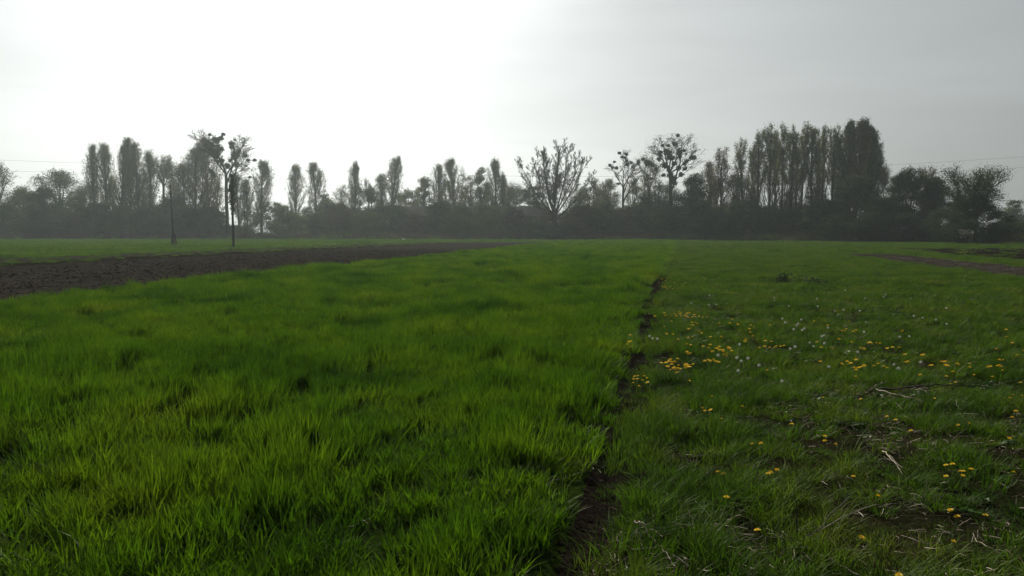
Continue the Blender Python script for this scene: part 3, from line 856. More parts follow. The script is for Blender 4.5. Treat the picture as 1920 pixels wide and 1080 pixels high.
def finish(name, T, base, H, Wd, label, cat, group, bark, leafm, nleaf, lsize, lspread, rg, leafP=None, fit=True, balls=None, Y=None, lowcut=0.0, aspect=.6):
    S = np.array(T.S, float)
    g = np.random.default_rng(rg.randrange(1 << 30))
    if leafP is None:
        tips = np.array([list(a) for a, b in T.L] + [list(b) for a, b in T.L]) if T.L else np.zeros((0, 3))
        zz = tips[:, 2] / tips[:, 2].max()
        pr_ = np.where(zz < lowcut, .09, 1.0) * g.uniform(.2, 1, len(tips)); pr_ /= pr_.sum()
        idx = g.choice(len(tips), nleaf, p=pr_)
        LP = tips[idx] + g.normal(0, lspread, (nleaf, 3))
    else: LP = leafP
    if fit:
        allp = np.concatenate([S[:, 3:6], LP])
        sz = H / np.percentile(allp[:, 2], 99.7)
        cx = np.percentile(allp[:, 0], [1, 99]); sx = Wd / max(.1, cx[1] - cx[0])
        k = np.array([sx, sx, sz])
        top = (LP[:, 2] / LP[:, 2].max())[:, None] if len(LP) else 0
        S[:, 0:3] *= k; S[:, 3:6] *= k; LP = LP * k
        LP[:, 2] = np.maximum(LP[:, 2], .2)
    o = bpy.data.objects.new(name, None); C.objects.link(o); o.location = base; o.empty_display_size = 1
    segs = S
    if balls:
        ex = []
        for b in balls:
            pos = np.array(b[:3])
            mids = segs[:, 3:6]
            ok = (mids[:, 2] < pos[2] - .3)
            dd = np.linalg.norm(mids - pos, axis=1) + np.where(ok, 0, 50)
            j = int(np.argmin(dd)); a = mids[j]; m = (a + pos) / 2 + np.array([0, 0, -.15 * np.linalg.norm(pos - a) * .5])
            r = min(.09, segs[j, 7] * .9 + .02)
            ex += [[*a, *m, r, r * .8], [*m, *pos, r * .8, r * .6]]
        segs = np.concatenate([segs, np.array(ex)])
    segs[:, 6:8] = np.maximum(segs[:, 6:8], .020)
    big = segs[:, 6] > .10
    Vs = []; Qs = []; n0 = 0
    for sel, k in ((big, 7), (~big, 3)):
        if sel.any():
            V, Q = tubes(segs[sel], k); Vs.append(V); Qs.append(Q + n0); n0 += len(V)
    obj('trunk', mesh_np('trunk', np.concatenate(Vs), np.concatenate(Qs), mats=[M[bark]], smooth=True), o)
    if len(LP):
        V, Q = leaf_quads(LP, lsize * .72, g, aspect)
        obj('crown', mesh_np('crown', V, Q, mats=[M[leafm]]), o)
    if balls:
        for (x, y, z, r) in balls:
            n = int(110 + 260 * r)
            D = g.normal(size=(n, 3)); D /= np.linalg.norm(D, axis=1, keepdims=True)
            P = D * (r * (g.uniform(0, 1, n) ** .5)[:, None]) * np.array([1, 1, .85]) * (1 + .2 * g.normal(size=(n, 1)))
            V, Q = leaf_quads(P, .30 * (.5 + r), g, .6)
            obj('mistletoe', mesh_np('mistletoe', V, Q, mats=[M['mistletoe']]), o, loc=(x, y, z))
    return tag(o, label, cat, group)

def place(px, top, Y):
    x, z = at_y(px, top, Y)
    return (x, Y, -0.05), z + .05, Y / F / cp      # base, height, metres per photo pixel

def poplar(px, top, wpx, Y, label, seed, leaf='leaf_poplar', nleaf=4200, bare=.1, group='slim poplars in the tree line', lsize=.28, wide=.40, bark='bark', name='poplar'):
    nleaf = int(nleaf * 1.8)
    rg = random.Random(seed)
    base, H, m = place(px, top, Y); W = wpx * m
    T = T_()
    p = Vector((0, 0, 0)); d = Vector((rg.gauss(0, .01), 0, 1)).normalized(); n = 14; r = .018 * H + .05
    tr = []
    for i in range(n):
        d = (d + Vector((rg.gauss(0, .015), rg.gauss(0, .015), .05))).normalized()
        p2 = p + d * (H * .96 / n); r2 = max(.03, r * (1 - 1.0 / n)) if i < n - 1 else .03
        T.S.append([*p, *p2, r, r2]); tr.append((p, p2, r)); p, r = p2, r2
    LP = []
    nb = int(46 + H * 1.6)
    lop = rg.uniform(0, 6.28)
    for b in range(nb):
        t = bare + (0.97 - bare) * (b + rg.random()) / nb
        i = min(n - 1, int(t * n)); q = tr[i][0].lerp(tr[i][1], t * n - i)
        e = min(1, (t - bare + .08) / .25) * (1 - max(0, (t - wide) / (1.02 - wide)) ** 1.3)
        e *= rg.uniform(.55, 1.15)
        az = rg.uniform(0, 6.28)
        e *= 1 + .22 * math.cos(az - lop)
        a = R(rg.uniform(11, 24))
        out = max(.25, W * .5 * e)
        L = min(out / math.sin(a), (1.0 - t) * H * .62 + .45, H * .30)
        dd = Vector((math.cos(az) * math.sin(a), math.sin(az) * math.sin(a), math.cos(a)))
        pp = q.copy(); rr = max(.02, tr[i][2] * .35); k = 5
        outdir = Vector((math.cos(az), math.sin(az), 0))
        for j in range(k):
            dd2 = (dd + outdir * (.22 - .1 * j) + Vector((rg.gauss(0, .05), rg.gauss(0, .05), 0))).normalized()
            p2 = pp + dd2 * (L / k)
            T.S.append([*pp, *p2, rr, rr * .8]); rr *= .8
            for _ in range(2):
                tw = (dd2 + Vector((rg.gauss(0, .45), rg.gauss(0, .45), .25))).normalized() * rg.uniform(.4, 1.0)
                T.S.append([*p2, *(p2 + tw), .018, .010])
                LP.append((p2 + tw * .8, .22)); LP.append((p2 + tw * .3, .25))
            pp = p2
    g = np.random.default_rng(seed)
    c = np.array([list(a) for a, s in LP])
    wgt = np.clip(g.uniform(.1, 1, len(c)) * np.where(c[:, 2] < H * (bare + .1), .5, 1), 0, 1)
    idx = g.choice(len(c), nleaf, p=wgt / wgt.sum())
    P = c[idx] + g.normal(0, .17, (nleaf, 3)) * np.array([1, 1, 1.9])
    return finish(name, T, base, H, W, label, 'tree', group, bark, leaf, 0, lsize, 0, rg, leafP=P, fit=True)

def clumpy(px, top, wpx, Y, label, seed, leaf='leaf_dark', nleaf=7000, trunk=.22, clumps=26, group='leafy trees in the tree line', lsize=.34, name='leafy_tree', cat='tree', flat=1.0, bark='bark', low=.12, cs=.15, stems=1):
    """rounded tree or shrub: leaf clumps on curved limbs"""
    rg = random.Random(seed); g = np.random.default_rng(seed)
    nleaf = int(nleaf * 2.3)
    base, H, m = place(px, top, Y); W = wpx * m
    T = T_()
    r0 = (.02 * H + .06) if stems == 1 else .07
    roots = []
    for s_ in range(stems):
        q = Vector((rg.uniform(-.3, .3) * W * (0 if stems == 1 else .6), rg.uniform(-.3, .3) * W * (0 if stems == 1 else .6), 0))
        e = q + Vector((rg.gauss(0, .03 * H), rg.gauss(0, .03 * H), H * max(trunk, .06)))
        mid = q.lerp(e, .5) + Vector((rg.gauss(0, .02 * H), rg.gauss(0, .02 * H), 0))
        T.S.append([*q, *mid, r0, r0 * .85]); T.S.append([*mid, *e, r0 * .85, r0 * .7])
        roots.append(e)
    cz0 = H * low
    cl_ = []
    for k in range(clumps):
        z = (k + .5) / clumps
        zz = cz0 + (H - cz0) * (z ** .85)
        u = (zz - cz0) / (H - cz0)
        prof = math.sin(math.pi * min(1, (u * .86 + .14))) ** .55
        a = k * 2.39996 + rg.gauss(0, .4)
        rad = W * .5 * prof * math.sqrt(rg.uniform(.12, 1)) * .88
        c = Vector((math.cos(a) * rad, math.sin(a) * rad, zz - rg.uniform(0, .06) * H))
        sz = (W * .5 * cs * 1.15 + H * .055) * rg.uniform(.7, 1.35) * (1 - .25 * u)
        cl_.append((c, sz))
        q = min(roots, key=lambda e: (e - c).length)
        r = r0 * rg.uniform(.3, .5)
        m1 = q.lerp(c, .35) + Vector((0, 0, .08 * H)); m2 = q.lerp(c, .7) + Vector((rg.gauss(0, .02 * H), 0, .05 * H))
        pr = q
        for pt in (m1, m2, c):
            T.S.append([*pr, *pt, r, r * .7]); r *= .7; pr = pt
        for _ in range(9):
            dv = Vector((rg.gauss(0, 1), rg.gauss(0, 1), rg.gauss(.4, .8))).normalized() * sz * rg.uniform(.8, 1.7)
            T.S.append([*m2.lerp(c, rg.random()), *(c + dv), .028, .012])
    wts = np.array([s ** 2 for c, s in cl_]); wts /= wts.sum()
    idx = g.choice(len(cl_), nleaf, p=wts)
    cc = np.array([list(c) for c, s in cl_])[idx]; ss = np.array([s for c, s in cl_])[idx][:, None]
    D = g.normal(size=(nleaf, 3)); D /= np.linalg.norm(D, axis=1, keepdims=True)
    P = cc + D * ss * (g.uniform(0, 1, (nleaf, 1)) ** .5) * np.array([1.25, 1.25, .85 * flat]) * (1 + .14 * g.normal(size=(nleaf, 1)))
    P[:, 2] = np.abs(P[:, 2])
    return finish(name, T, base, H, W, label, cat, group, bark, leaf, 0, lsize, 0, rg, leafP=P, fit=True)

SPREAD = [dict(n=3, j=.03, up=.02, tap=.75, kids=0, end=9, ang=34, av=6, rat=2.5, rr=.44, **{'from': .9}),
          dict(n=7, j=.06, up=.07, tap=.3, kids=1, end=2, ang=27, av=9, rat=.55, rr=.55, **{'from': .2}),
          dict(n=5, j=.08, up=.09, tap=.35, kids=2, end=2, ang=28, av=10, rat=.6, rr=.5, **{'from': .15}),
          dict(n=5, j=.10, up=.09, tap=.4, kids=1, end=3, ang=30, av=12, rat=.55, rr=.6, **{'from': .1}),
          dict(n=3, j=.13, up=.08, tap=.5, kids=1, end=2, ang=28, av=10, rat=.6, rr=.7, **{'from': .3}),
          dict(n=2, j=.13, up=.05, tap=.5, kids=0)]

def bare_tree(px, top, wpx, Y, label, seed, P=SPREAD, trunk=.16, r0=None, leaf='leaf_poplar', nleaf=3500, lsize=.16, lspread=.3, balls=None, group='bare and sparse trees', bark='bark', name='bare_tree', lowcut=0.0, d0=0.0):
    nleaf = int(nleaf * 1.7)
    rg = random.Random(seed)
    base, H, m = place(px, top, Y); W = wpx * m
    if balls:
        # the crown's axis is the trunk pixel
        pass
    T = T_()
    grow(T, Vector((0, 0, -.05)), Vector((d0, 0, 1)).normalized(), H * trunk, r0 or (.03 * H), 0, rg, P)
    B = None
    if balls:
        B = []
        for (bx, by, br) in balls:
            x, z = at_y(bx, by, Y)
            B.append((x - base[0], rg.uniform(-.38, .02) * W, z - base[2], max(.17, br * m * 1.22)))
    # fit first, then twigs reach the balls
    return finish(name, T, base, H, W, label, 'tree', group, bark, leaf, nleaf, lsize, lspread, rg, balls=B, fit=True, lowcut=lowcut)

TALL = [dict(n=6, j=.03, up=.04, tap=.7, kids=0, end=4, ang=22, av=8, rat=1.0, rr=.6, **{'from': .9}),
        dict(n=6, j=.08, up=.09, tap=.4, kids=2, end=2, ang=36, av=12, rat=.6, rr=.5, **{'from': .1}),
        dict(n=4, j=.11, up=.08, tap=.4, kids=2, end=2, ang=33, av=12, rat=.65, rr=.55, **{'from': .2}),
        dict(n=4, j=.12, up=.04, tap=.45, kids=1, end=3, ang=32, av=12, rat=.6, rr=.65, **{'from': .2}),
        dict(n=3, j=.13, up=.02, tap=.5, kids=0)]
ROWP = [dict(n=14, j=.015, up=.05, tap=.3, kids=3, end=4, ang=30, av=9, rat=.33, rr=.30, **{'from': .2}),
        dict(n=6, j=.06, up=.13, tap=.35, kids=1, end=2, ang=26, av=8, rat=.42, rr=.6, **{'from': .25}),
        dict(n=3, j=.12, up=.08, tap=.5, kids=1, end=2, ang=30, av=10, rat=.6, rr=.6, **{'from': .3}),
        dict(n=2, j=.13, up=.05, tap=.5, kids=0)]

def row_poplar(px, top, wpx, Y, label, seed, leaf='leaf_poplar', nleaf=3300, trunk=.93, lsize=.26):
    return bare_tree(px, top, wpx * 1.0, Y, label, seed, P=ROWP, trunk=trunk, r0=.0125 * 22 + rr_(seed), leaf=leaf, nleaf=nleaf, lsize=lsize, lspread=.32,
                     group='tall thin trunked poplars of the right hand row', name='tall_poplar', bark='bark_dark', lowcut=.5)
def rr_(s): return random.Random(s).uniform(-.05, .06)

# --- left end
clumpy(-12, 303, 112, 165, 'tall rounded loose tree cut by the left edge of the photo', 1, leaf='leaf_mid', nleaf=7500, trunk=.2, low=.1, clumps=42, cs=.13, lsize=.28)
clumpy(44, 350, 66, 172, 'low lacy tree between the left edge and the domed tree', 2, leaf='leaf_poplar', nleaf=5500, trunk=.3, low=.25, clumps=24)
clumpy(112, 320, 118, 175, 'broad domed tree with sky gaps left of the first poplars', 3, leaf='leaf_mid', nleaf=11000, trunk=.35, low=.25, clumps=34, cs=.13)
clumpy(82, 352, 62, 160, 'dense dark round tree in front of the domed tree', 4, nleaf=6500, clumps=24, low=.1)
clumpy(150, 372, 60, 163, 'low dark round tree under the right side of the dome', 5, leaf='leaf_mid', nleaf=4500, clumps=20)
poplar(174, 271, 26, 170, 'thinner left one of the first poplar pair', 6, leaf='leaf_poplar', bare=.28)
poplar(195, 269, 32, 170, 'thicker right one of the first poplar pair', 7, leaf='leaf_poplar', bare=.25, nleaf=5200)
poplar(221, 272, 36, 168, 'left shoulder of the dense poplar trio, lower than its neighbour', 8, nleaf=6500)
poplar(239, 258, 36, 170, 'tallest, pointed poplar of the dense trio on the left', 9, nleaf=7500)
poplar(258, 266, 30, 169, 'narrow topped poplar at the right of the dense trio', 10, nleaf=5500)
poplar(280, 286, 32, 170, 'shorter round topped poplar just right of the dense trio', 11, nleaf=4800)
bare_tree(307, 279, 58, 172, 'see through bare tree left of the thin dark pole', 12, P=TALL, trunk=.4, r0=.34, nleaf=6000, lsize=.2, bark='bark_pale')
poplar(342, 306, 50, 166, 'lowest left hand poplar of the broad dense clump by the mistletoe tree', 13, nleaf=6500, wide=.4)
poplar(364, 278, 52, 168, 'middle poplar of the broad dense clump by the mistletoe tree', 14, nleaf=8500)
poplar(389, 257, 56, 170, 'highest poplar of the broad clump, behind the mistletoe balls', 15, nleaf=9500, leaf='leaf_bronze')
B1 = [(407,263,5.5),(421.5,262,4),(419,269,4),(430,256,3),(393,273,7),(413,275.5,3.5),(420,281,4.5),(409,288,8),(399,284,5),(402,255.5,2.5),(400,271,2),(430,268,1.8),(446.5,273,4),(440.5,277,3.5),(439.5,288,4.5),(438,295.5,2.8),(435.5,302,3),(451,296.5,5.5),(470,294.5,3.5),(471.5,302,2.8),(479,301,2.8),(456.5,311.5,4.5),(422,302.5,4),(426.5,311.5,5),(409,324,3.5),(468.5,332,2.3),(468,362,3),(411,331,3.5),(446,264,1.6),(469,313,1.6)]
MIST = [dict(n=7, j=.02, up=.05, tap=.7, kids=1, end=4, ang=24, av=6, rat=.85, rr=.6, **{'from': .62}),
        dict(n=6, j=.07, up=.07, tap=.4, kids=1, end=2, ang=34, av=10, rat=.58, rr=.6, **{'from': .2}),
        dict(n=5, j=.10, up=.07, tap=.35, kids=2, end=2, ang=34, av=12, rat=.6, rr=.62, **{'from': .2}),
        dict(n=4, j=.12, up=.05, tap=.45, kids=2, end=3, ang=32, av=12, rat=.6, rr=.55, **{'from': .2}),
        dict(n=3, j=.13, up=.05, tap=.5, kids=0)]
bare_tree(422, 246, 104, 158, 'tall forked bare tree hung with dozens of mistletoe balls on the left', 20, P=MIST, trunk=.42, r0=.38, nleaf=2600, lsize=.17, balls=B1, name='mistletoe_tree', group='trees carrying mistletoe', bark='bark_dark')
poplar(447, 322, 32, 172, 'grey poplar behind the leafy topped pole', 17, bare=.2)
poplar(461, 335, 26, 174, 'shorter poplar right of the leafy topped pole', 18, bare=.25, nleaf=3000)
poplar(489, 300, 40, 172, 'open crowned pointed poplar right of the mistletoe tree', 19, bare=.26, nleaf=4600, bark='bark_pale')
clumpy(524, 380, 44, 185, 'low rounded tree between the pointed poplar and the lone pair', 20, leaf='leaf_poplar', nleaf=2800, clumps=16)
poplar(551, 307, 31, 180, 'left one of the lone pair of slim poplars', 21, bare=.2, nleaf=3800, bark='bark_pale')
poplar(590, 303, 34, 178, 'right one of the lone pair of slim poplars', 22, bare=.15, nleaf=4600, bark='bark_pale')
clumpy(640, 347, 52, 180, 'sparse pale tree left of the solitary slender poplar', 23, leaf='leaf_poplar', nleaf=2600, trunk=.3, low=.3, clumps=22, lsize=.26)
clumpy(610, 365, 36, 182, 'small pale tree at the foot of the lone pair of poplars', 24, leaf='leaf_poplar', nleaf=2200, trunk=.3, low=.25, clumps=14)
poplar(664, 302, 26, 178, 'solitary slender poplar with a rounded top', 25, bare=.1, nleaf=4600)
bare_tree(690, 334, 34, 190, 'thin twiggy tree right of the solitary slender poplar', 26, P=TALL, trunk=.4, r0=.2, nleaf=1500, lsize=.2, bark='bark_pale')
clumpy(694, 352, 52, 180, 'rounded olive green tree between the two slender poplars', 27, leaf='leaf_mid', nleaf=4200, clumps=22, low=.2)
poplar(733, 293, 38, 178, 'pointed poplar with a pale narrow tip near the middle left', 28, bare=.06, nleaf=6500)
clumpy(714, 326, 24, 180, 'small lobe like tree at the left side of the pale tipped poplar', 29, leaf='leaf_poplar', nleaf=1800, trunk=.5, low=.5, clumps=12)
clumpy(765, 355, 44, 180, 'low pale tree right of the pale tipped poplar', 30, leaf='leaf_pale', nleaf=3000, clumps=18, low=.2)
clumpy(797, 332, 28, 176, 'small round headed tree left of the twin tall crowns', 31, leaf='leaf_poplar', nleaf=2600, trunk=.3, low=.3, clumps=14)
poplar(820, 307, 30, 176, 'pointed tree of the twin tall crowns above the barn', 32, bare=.15, nleaf=3600)
poplar(856, 298, 40, 177, 'round topped fuller tree of the twin tall crowns above the barn', 33, bare=.15, nleaf=5600, wide=.7)
clumpy(880, 330, 30, 180, 'thin leafy tree right of the twin tall crowns', 34, leaf='leaf_poplar', nleaf=2000, trunk=.3, low=.3, clumps=14, lsize=.28)
clumpy(902, 315, 34, 178, 'small headed tree left of the feathery poplar above the barn', 35, leaf='leaf_poplar', nleaf=3000, trunk=.35, low=.4, clumps=14)
poplar(929, 298, 34, 178, 'feathery dark poplar above the barn roof', 36, bare=.1, nleaf=5200)
poplar(948, 326, 18, 180, 'short slim poplar leaning on the feathery one', 37, bare=.15, nleaf=2200)
bare_tree(975, 340, 62, 188, 'pale twiggy thicket tree behind the barn roof', 38, P=TALL, trunk=.25, r0=.15, nleaf=2200, lsize=.2, bark='bark_pale')
clumpy(998, 350, 60, 176, 'dark spreading evergreen behind the right end of the barn', 39, leaf='leaf_mid', nleaf=4200, clumps=20, flat=.5, low=.3, trunk=.3)
FILL = [(28, 372, 50, 180, 'leaf_mid', 'hazy low tree filling the gap by the left edge'), (60, 362, 46, 184, 'leaf_poplar', 'hazy tree behind the low lacy tree'),
        (150, 350, 46, 184, 'leaf_poplar', 'hazy tree between the domed tree and the first poplar pair'), (209, 330, 30, 184, 'leaf_poplar', 'narrow hazy tree between the first pair and the dense trio'),
        (268, 326, 30, 184, 'leaf_poplar', 'narrow hazy tree behind the right of the dense trio'), (322, 338, 40, 184, 'leaf_poplar', 'hazy tree behind the thin dark pole'),
        (405, 330, 36, 180, 'leaf_bronze', 'bronze hazy tree left of the forked mistletoe trunk'), (575, 388, 30, 186, 'leaf_mid', 'tiny hazy tree in the gap of the lone poplar pair'),
        (748, 362, 40, 186, 'leaf_poplar', 'hazy tree behind the right side of the pale tipped poplar'), (784, 350, 34, 184, 'leaf_poplar', 'hazy tree left of the small round headed tree'),
        (838, 338, 40, 184, 'leaf_poplar', 'hazy tree between the twin tall crowns'), (872, 350, 40, 184, 'leaf_poplar', 'hazy tree filling in right of the twin tall crowns'),
        (914, 350, 36, 186, 'leaf_poplar', 'hazy tree left of the feathery dark poplar'), (955, 352, 40, 186, 'leaf_pale', 'pale hazy tree right of the feathery dark poplar'),
        (1088, 352, 50, 172, 'leaf_poplar', 'hazy tree behind the right limbs of the great bare tree'), (1128, 352, 40, 172, 'leaf_mid', 'hazy tree between the two leafy trees before the mistletoe'),
        (1188, 335, 40, 170, 'leaf_poplar', 'hazy tree right of the smallest mistletoe trunk'), (1212, 330, 40, 170, 'leaf_poplar', 'hazy tree behind the middle mistletoe trunk'),
        (1256, 340, 44, 168, 'leaf_mid', 'ivy coloured tree round the tallest mistletoe trunk'), (1345, 335, 44, 160, 'leaf_bronze', 'bronze tree at the foot of the first row poplar'),
        (1410, 352, 40, 158, 'leaf_mid', 'low veil of a tree between the second and third row poplars'), (1476, 360, 50, 158, 'leaf_mid', 'low veil of a tree behind the fifth and sixth row poplars'),
        (1530, 350, 50, 156, 'leaf_mid', 'low veil of a tree behind the eighth row poplar'), (1640, 300, 60, 150, 'leaf_mid', 'dark tree filling the lower right of the massive clump'),
        (1590, 300, 60, 150, 'leaf_mid', 'dark tree filling the lower left of the massive clump'), (1800, 368, 44, 112, 'leaf_mid', 'small green tree between the domed tree and the separate tree')]
for k, (px, top, wd, Yd, lf, lb) in enumerate(FILL):
    clumpy(px, top, wd, Yd, lb, 700 + k, leaf=lf, nleaf=3600, trunk=.25, low=.12, clumps=22, lsize=.26, cs=.16, group='smaller trees between the tall ones')
# --- big bare tree
def fan_tree(px, top, wpx, Y, label, seed):
    rg = random.Random(seed); base, H, m = place(px, top, Y); W = wpx * m
    T = T_()
    p = Vector((0, 0, -.05)); r = .62
    for k in range(4):
        q = p + Vector((rg.gauss(0, .03), rg.gauss(0, .03), H * .072)); T.S.append([*p, *q, r, r * .95]); p, r = q, r * .95
    for k, (deg, dep_, ln, zz, rr) in enumerate(((-47, 0, .86, 0, .21), (-34, 25, .84, .3, .17), (-24, -30, .86, .6, .19), (-14, 15, .92, .9, .19), (-5, -20, .94, 1.1, .20), (5, 30, .93, 1.1, .21),
                                                 (15, -22, .95, .9, .22), (26, 18, .90, .6, .20), (38, -18, .84, .2, .18), (55, 5, .78, -1.2, .19), (70, -10, .62, -.6, .12), (-62, -8, .55, .4, .10), (2, 55, .7, .5, .14), (-8, -55, .7, .5, .14))):
        a, b = R(deg), R(dep_)
        d = Vector((math.sin(a), math.sin(b) * math.cos(a), math.cos(a) * math.cos(b))).normalized()
        grow(T, p + Vector((0, 0, zz * .45)), d, H * .80 * ln, rr * .85, 0, rg, FAN)
    return finish('bare_tree', T, base, H, W, label, 'tree', 'bare and sparse trees', 'bark', 'leaf_poplar', 5000, .12, .4, rg, fit=True)
FAN = [dict(n=10, j=.035, up=.035, tap=.18, kids=1, end=2, ang=28, av=8, rat=.38, rr=.40, **{'from': .12}),
       dict(n=6, j=.07, up=.10, tap=.35, kids=1, end=2, ang=27, av=9, rat=.55, rr=.6, **{'from': .15}),
       dict(n=4, j=.10, up=.10, tap=.4, kids=1, end=3, ang=28, av=10, rat=.6, rr=.65, **{'from': .1}),
       dict(n=3, j=.12, up=.08, tap=.5, kids=1, end=2, ang=28, av=10, rat=.6, rr=.7, **{'from': .3}),
       dict(n=2, j=.13, up=.05, tap=.5, kids=0)]
fan_tree(1040, 268, 136, 150, 'great bare tree with limbs fanning out beside the barn', 5)
clumpy(1112, 336, 48, 160, 'leafy tree with a knobbly top right of the great bare tree', 42, leaf='leaf_poplar', nleaf=3600, clumps=22, low=.2, lsize=.28)
clumpy(1142, 336, 44, 162, 'leafy tree at the left of the smaller mistletoe tree', 43, leaf='leaf_poplar', nleaf=3600, clumps=20, low=.2, lsize=.28)
import copy
MIST2 = copy.deepcopy(MIST); MIST2[2]['kids'] = 1; MIST2[3]['kids'] = 1; MIST2[1]['rr'] = .5
B2 = [(1160.4,288,2.5),(1171.5,291,2.8),(1171.5,296,2.5),(1163,297,2),(1152,303.5,2),(1171.5,303.5,2.5),(1183,305,2.5),(1143,310.5,2.6),(1147.5,314.6,2.2),(1153,317,2.6),(1174.5,310,3.2),(1185,314,2.2),(1195,304.5,3),(1195,308,2.4),(1158,345,2.4)]
bare_tree(1171, 279, 66, 152, 'smallest mistletoe tree with separate neat balls', 44, P=MIST2, trunk=.28, r0=.27, nleaf=900, lsize=.13, balls=B2, name='mistletoe_tree', group='trees carrying mistletoe', bark='bark_dark')
B3 = [(1205,299,3),(1214,307,5.5),(1222.5,311,3),(1211,303,3),(1227,318.5,3),(1219,336,2.2)]
bare_tree(1217, 284, 52, 154, 'middle mistletoe tree with one clotted ball cluster', 45, P=MIST2, trunk=.30, r0=.25, nleaf=2000, lsize=.2, balls=B3, name='mistletoe_tree', group='trees carrying mistletoe', bark='bark')
B4 = [(1264.5,258.6,2.6),(1263,272,4),(1237,276,2.6),(1248,275,2.6),(1253,274,2),(1251,285,6),(1233,288,3),(1233.5,294,3),(1267,287,3.6),(1271,290,3.6),(1278,285,2.6),(1273,279,1.8),(1280,292,1.6),(1261,296,3.6),(1252,296.5,4.6),(1268.5,297,3),(1292,298,3.8),(1300,295.5,3.6),(1285,303,3.4),(1281.5,308,3),(1264,307,4),(1242.6,312,5.5),(1236,298,3.6),(1280,318,3.2),(1253,320,3),(1251,330,5),(1268.6,317,4),(1240,330,3),(1262,335,5),(1270,330,4),(1258,345,4)]
bare_tree(1261, 250, 92, 148, 'tallest of the mistletoe trees right of centre, ivy up its trunk', 46, P=MIST2, trunk=.33, r0=.36, nleaf=1300, lsize=.16, balls=B4, name='mistletoe_tree', group='trees carrying mistletoe', bark='bark_dark')
clumpy(1236, 340, 40, 150, 'ragged leafy tree at the foot of the tallest mistletoe tree', 47, leaf='leaf_mid', nleaf=3600, clumps=20, low=.12, lsize=.26)
clumpy(1302, 328, 66, 145, 'big dark round tree right of the mistletoe trees', 48, leaf='leaf_dark', nleaf=11000, clumps=30, low=.05, cs=.18)
# --- the tall row
clumpy(1330, 304, 36, 150, 'yellowish young tree at the left end of the tall row', 49, leaf='leaf_bronze', nleaf=3200, trunk=.4, low=.4, clumps=16, lsize=.26)
row_poplar(1354, 277, 34, 146, 'first and lowest thin trunked poplar of the row', 50, leaf='leaf_bronze')
clumpy(1376, 325, 44, 143, 'bronze tinted leafy tree before the second poplar of the row', 51, leaf='leaf_bronze', nleaf=3400, trunk=.4, low=.3, clumps=20, lsize=.26)
row_poplar(1398, 262, 34, 142, 'second poplar of the row, rising above the bronze tree', 52)
row_poplar(1424, 247, 34, 140, 'third poplar of the row with a slanting lower limb', 53)
row_poplar(1446, 233, 34, 139, 'fourth poplar of the row, the first to reach full height', 54, nleaf=5200)
row_poplar(1468, 232, 30, 140, 'fifth poplar of the row with a close dark crown', 55, nleaf=5200)
row_poplar(1486, 236, 30, 138, 'sixth poplar of the row, paler and thinner', 56)
row_poplar(1505, 241, 28, 139, 'seventh poplar of the row, slightly lower than its neighbours', 57, nleaf=4600)
row_poplar(1527, 231, 34, 138, 'eighth poplar of the row with a broad full head', 58, nleaf=5600)
row_poplar(1546, 236, 24, 140, 'ninth poplar of the row with a narrow head', 59)
row_poplar(1564, 236, 28, 137, 'last slim poplar before the massive dark pair', 60)
row_poplar(1411, 275, 26, 150, 'half hidden poplar between the second and third of the row', 75, nleaf=2600)
row_poplar(1457, 246, 26, 149, 'half hidden poplar behind the fourth and fifth of the row', 76, nleaf=2600)
row_poplar(1495, 250, 26, 150, 'half hidden poplar behind the sixth and seventh of the row', 77, nleaf=2600)
row_poplar(1537, 245, 24, 149, 'half hidden poplar behind the eighth and ninth of the row', 78, nleaf=2600)
row_poplar(1575, 250, 24, 148, 'half hidden poplar touching the massive dark clump', 79, nleaf=3000)
poplar(1592, 228, 36, 136, 'bushy left part of the massive dark poplar clump', 61, leaf='leaf_mid', nleaf=9500, bare=.25, wide=.6, group='massive dark poplars on the right', lsize=.28, bark='bark_dark')
poplar(1608, 224, 38, 134, 'highest poplar of all, bronze, in the middle of the dark clump', 62, leaf='leaf_bronze', nleaf=11000, bare=.25, wide=.6, group='massive dark poplars on the right', lsize=.28, bark='bark_dark')
poplar(1637, 234, 44, 136, 'curved right flank of the massive dark poplar clump', 63, leaf='leaf_mid', nleaf=12000, bare=.2, wide=.45, group='massive dark poplars on the right', lsize=.28, bark='bark_dark')
bare_tree(1662, 288, 30, 142, 'small pale twiggy tree peeping out right of the dark poplar clump', 64, P=TALL, trunk=.5, r0=.14, nleaf=2200, lsize=.2, bark='bark_pale')
clumpy(1548, 375, 70, 128, 'low dark rounded tree under the last row poplars', 65, leaf='leaf_dark', nleaf=6500, clumps=26, low=.04)
clumpy(1608, 330, 96, 124, 'large dark willow below the massive poplars', 66, leaf='leaf_dark', nleaf=13000, clumps=36, low=.04, cs=.15, lsize=.3)
clumpy(1700, 318, 94, 120, 'widest dark willow with an uneven top on the right', 67, leaf='leaf_dark', nleaf=15000, clumps=40, low=.04, cs=.14, lsize=.3)
clumpy(1755, 334, 58, 118, 'dark smooth domed tree at the right end of the willows', 68, leaf='leaf_dark', nleaf=10000, clumps=26, low=.04, cs=.18, lsize=.28)
clumpy(1654, 372, 60, 116, 'low dark bush tree in front of the gap between the willows', 69, leaf='leaf_dark', nleaf=6500, clumps=24, low=.04, lsize=.28)
bare_tree(1735, 312, 34, 132, 'pale twig crown showing above the widest willow', 70, P=TALL, trunk=.5, r0=.12, nleaf=1500, lsize=.2, bark='bark_pale')
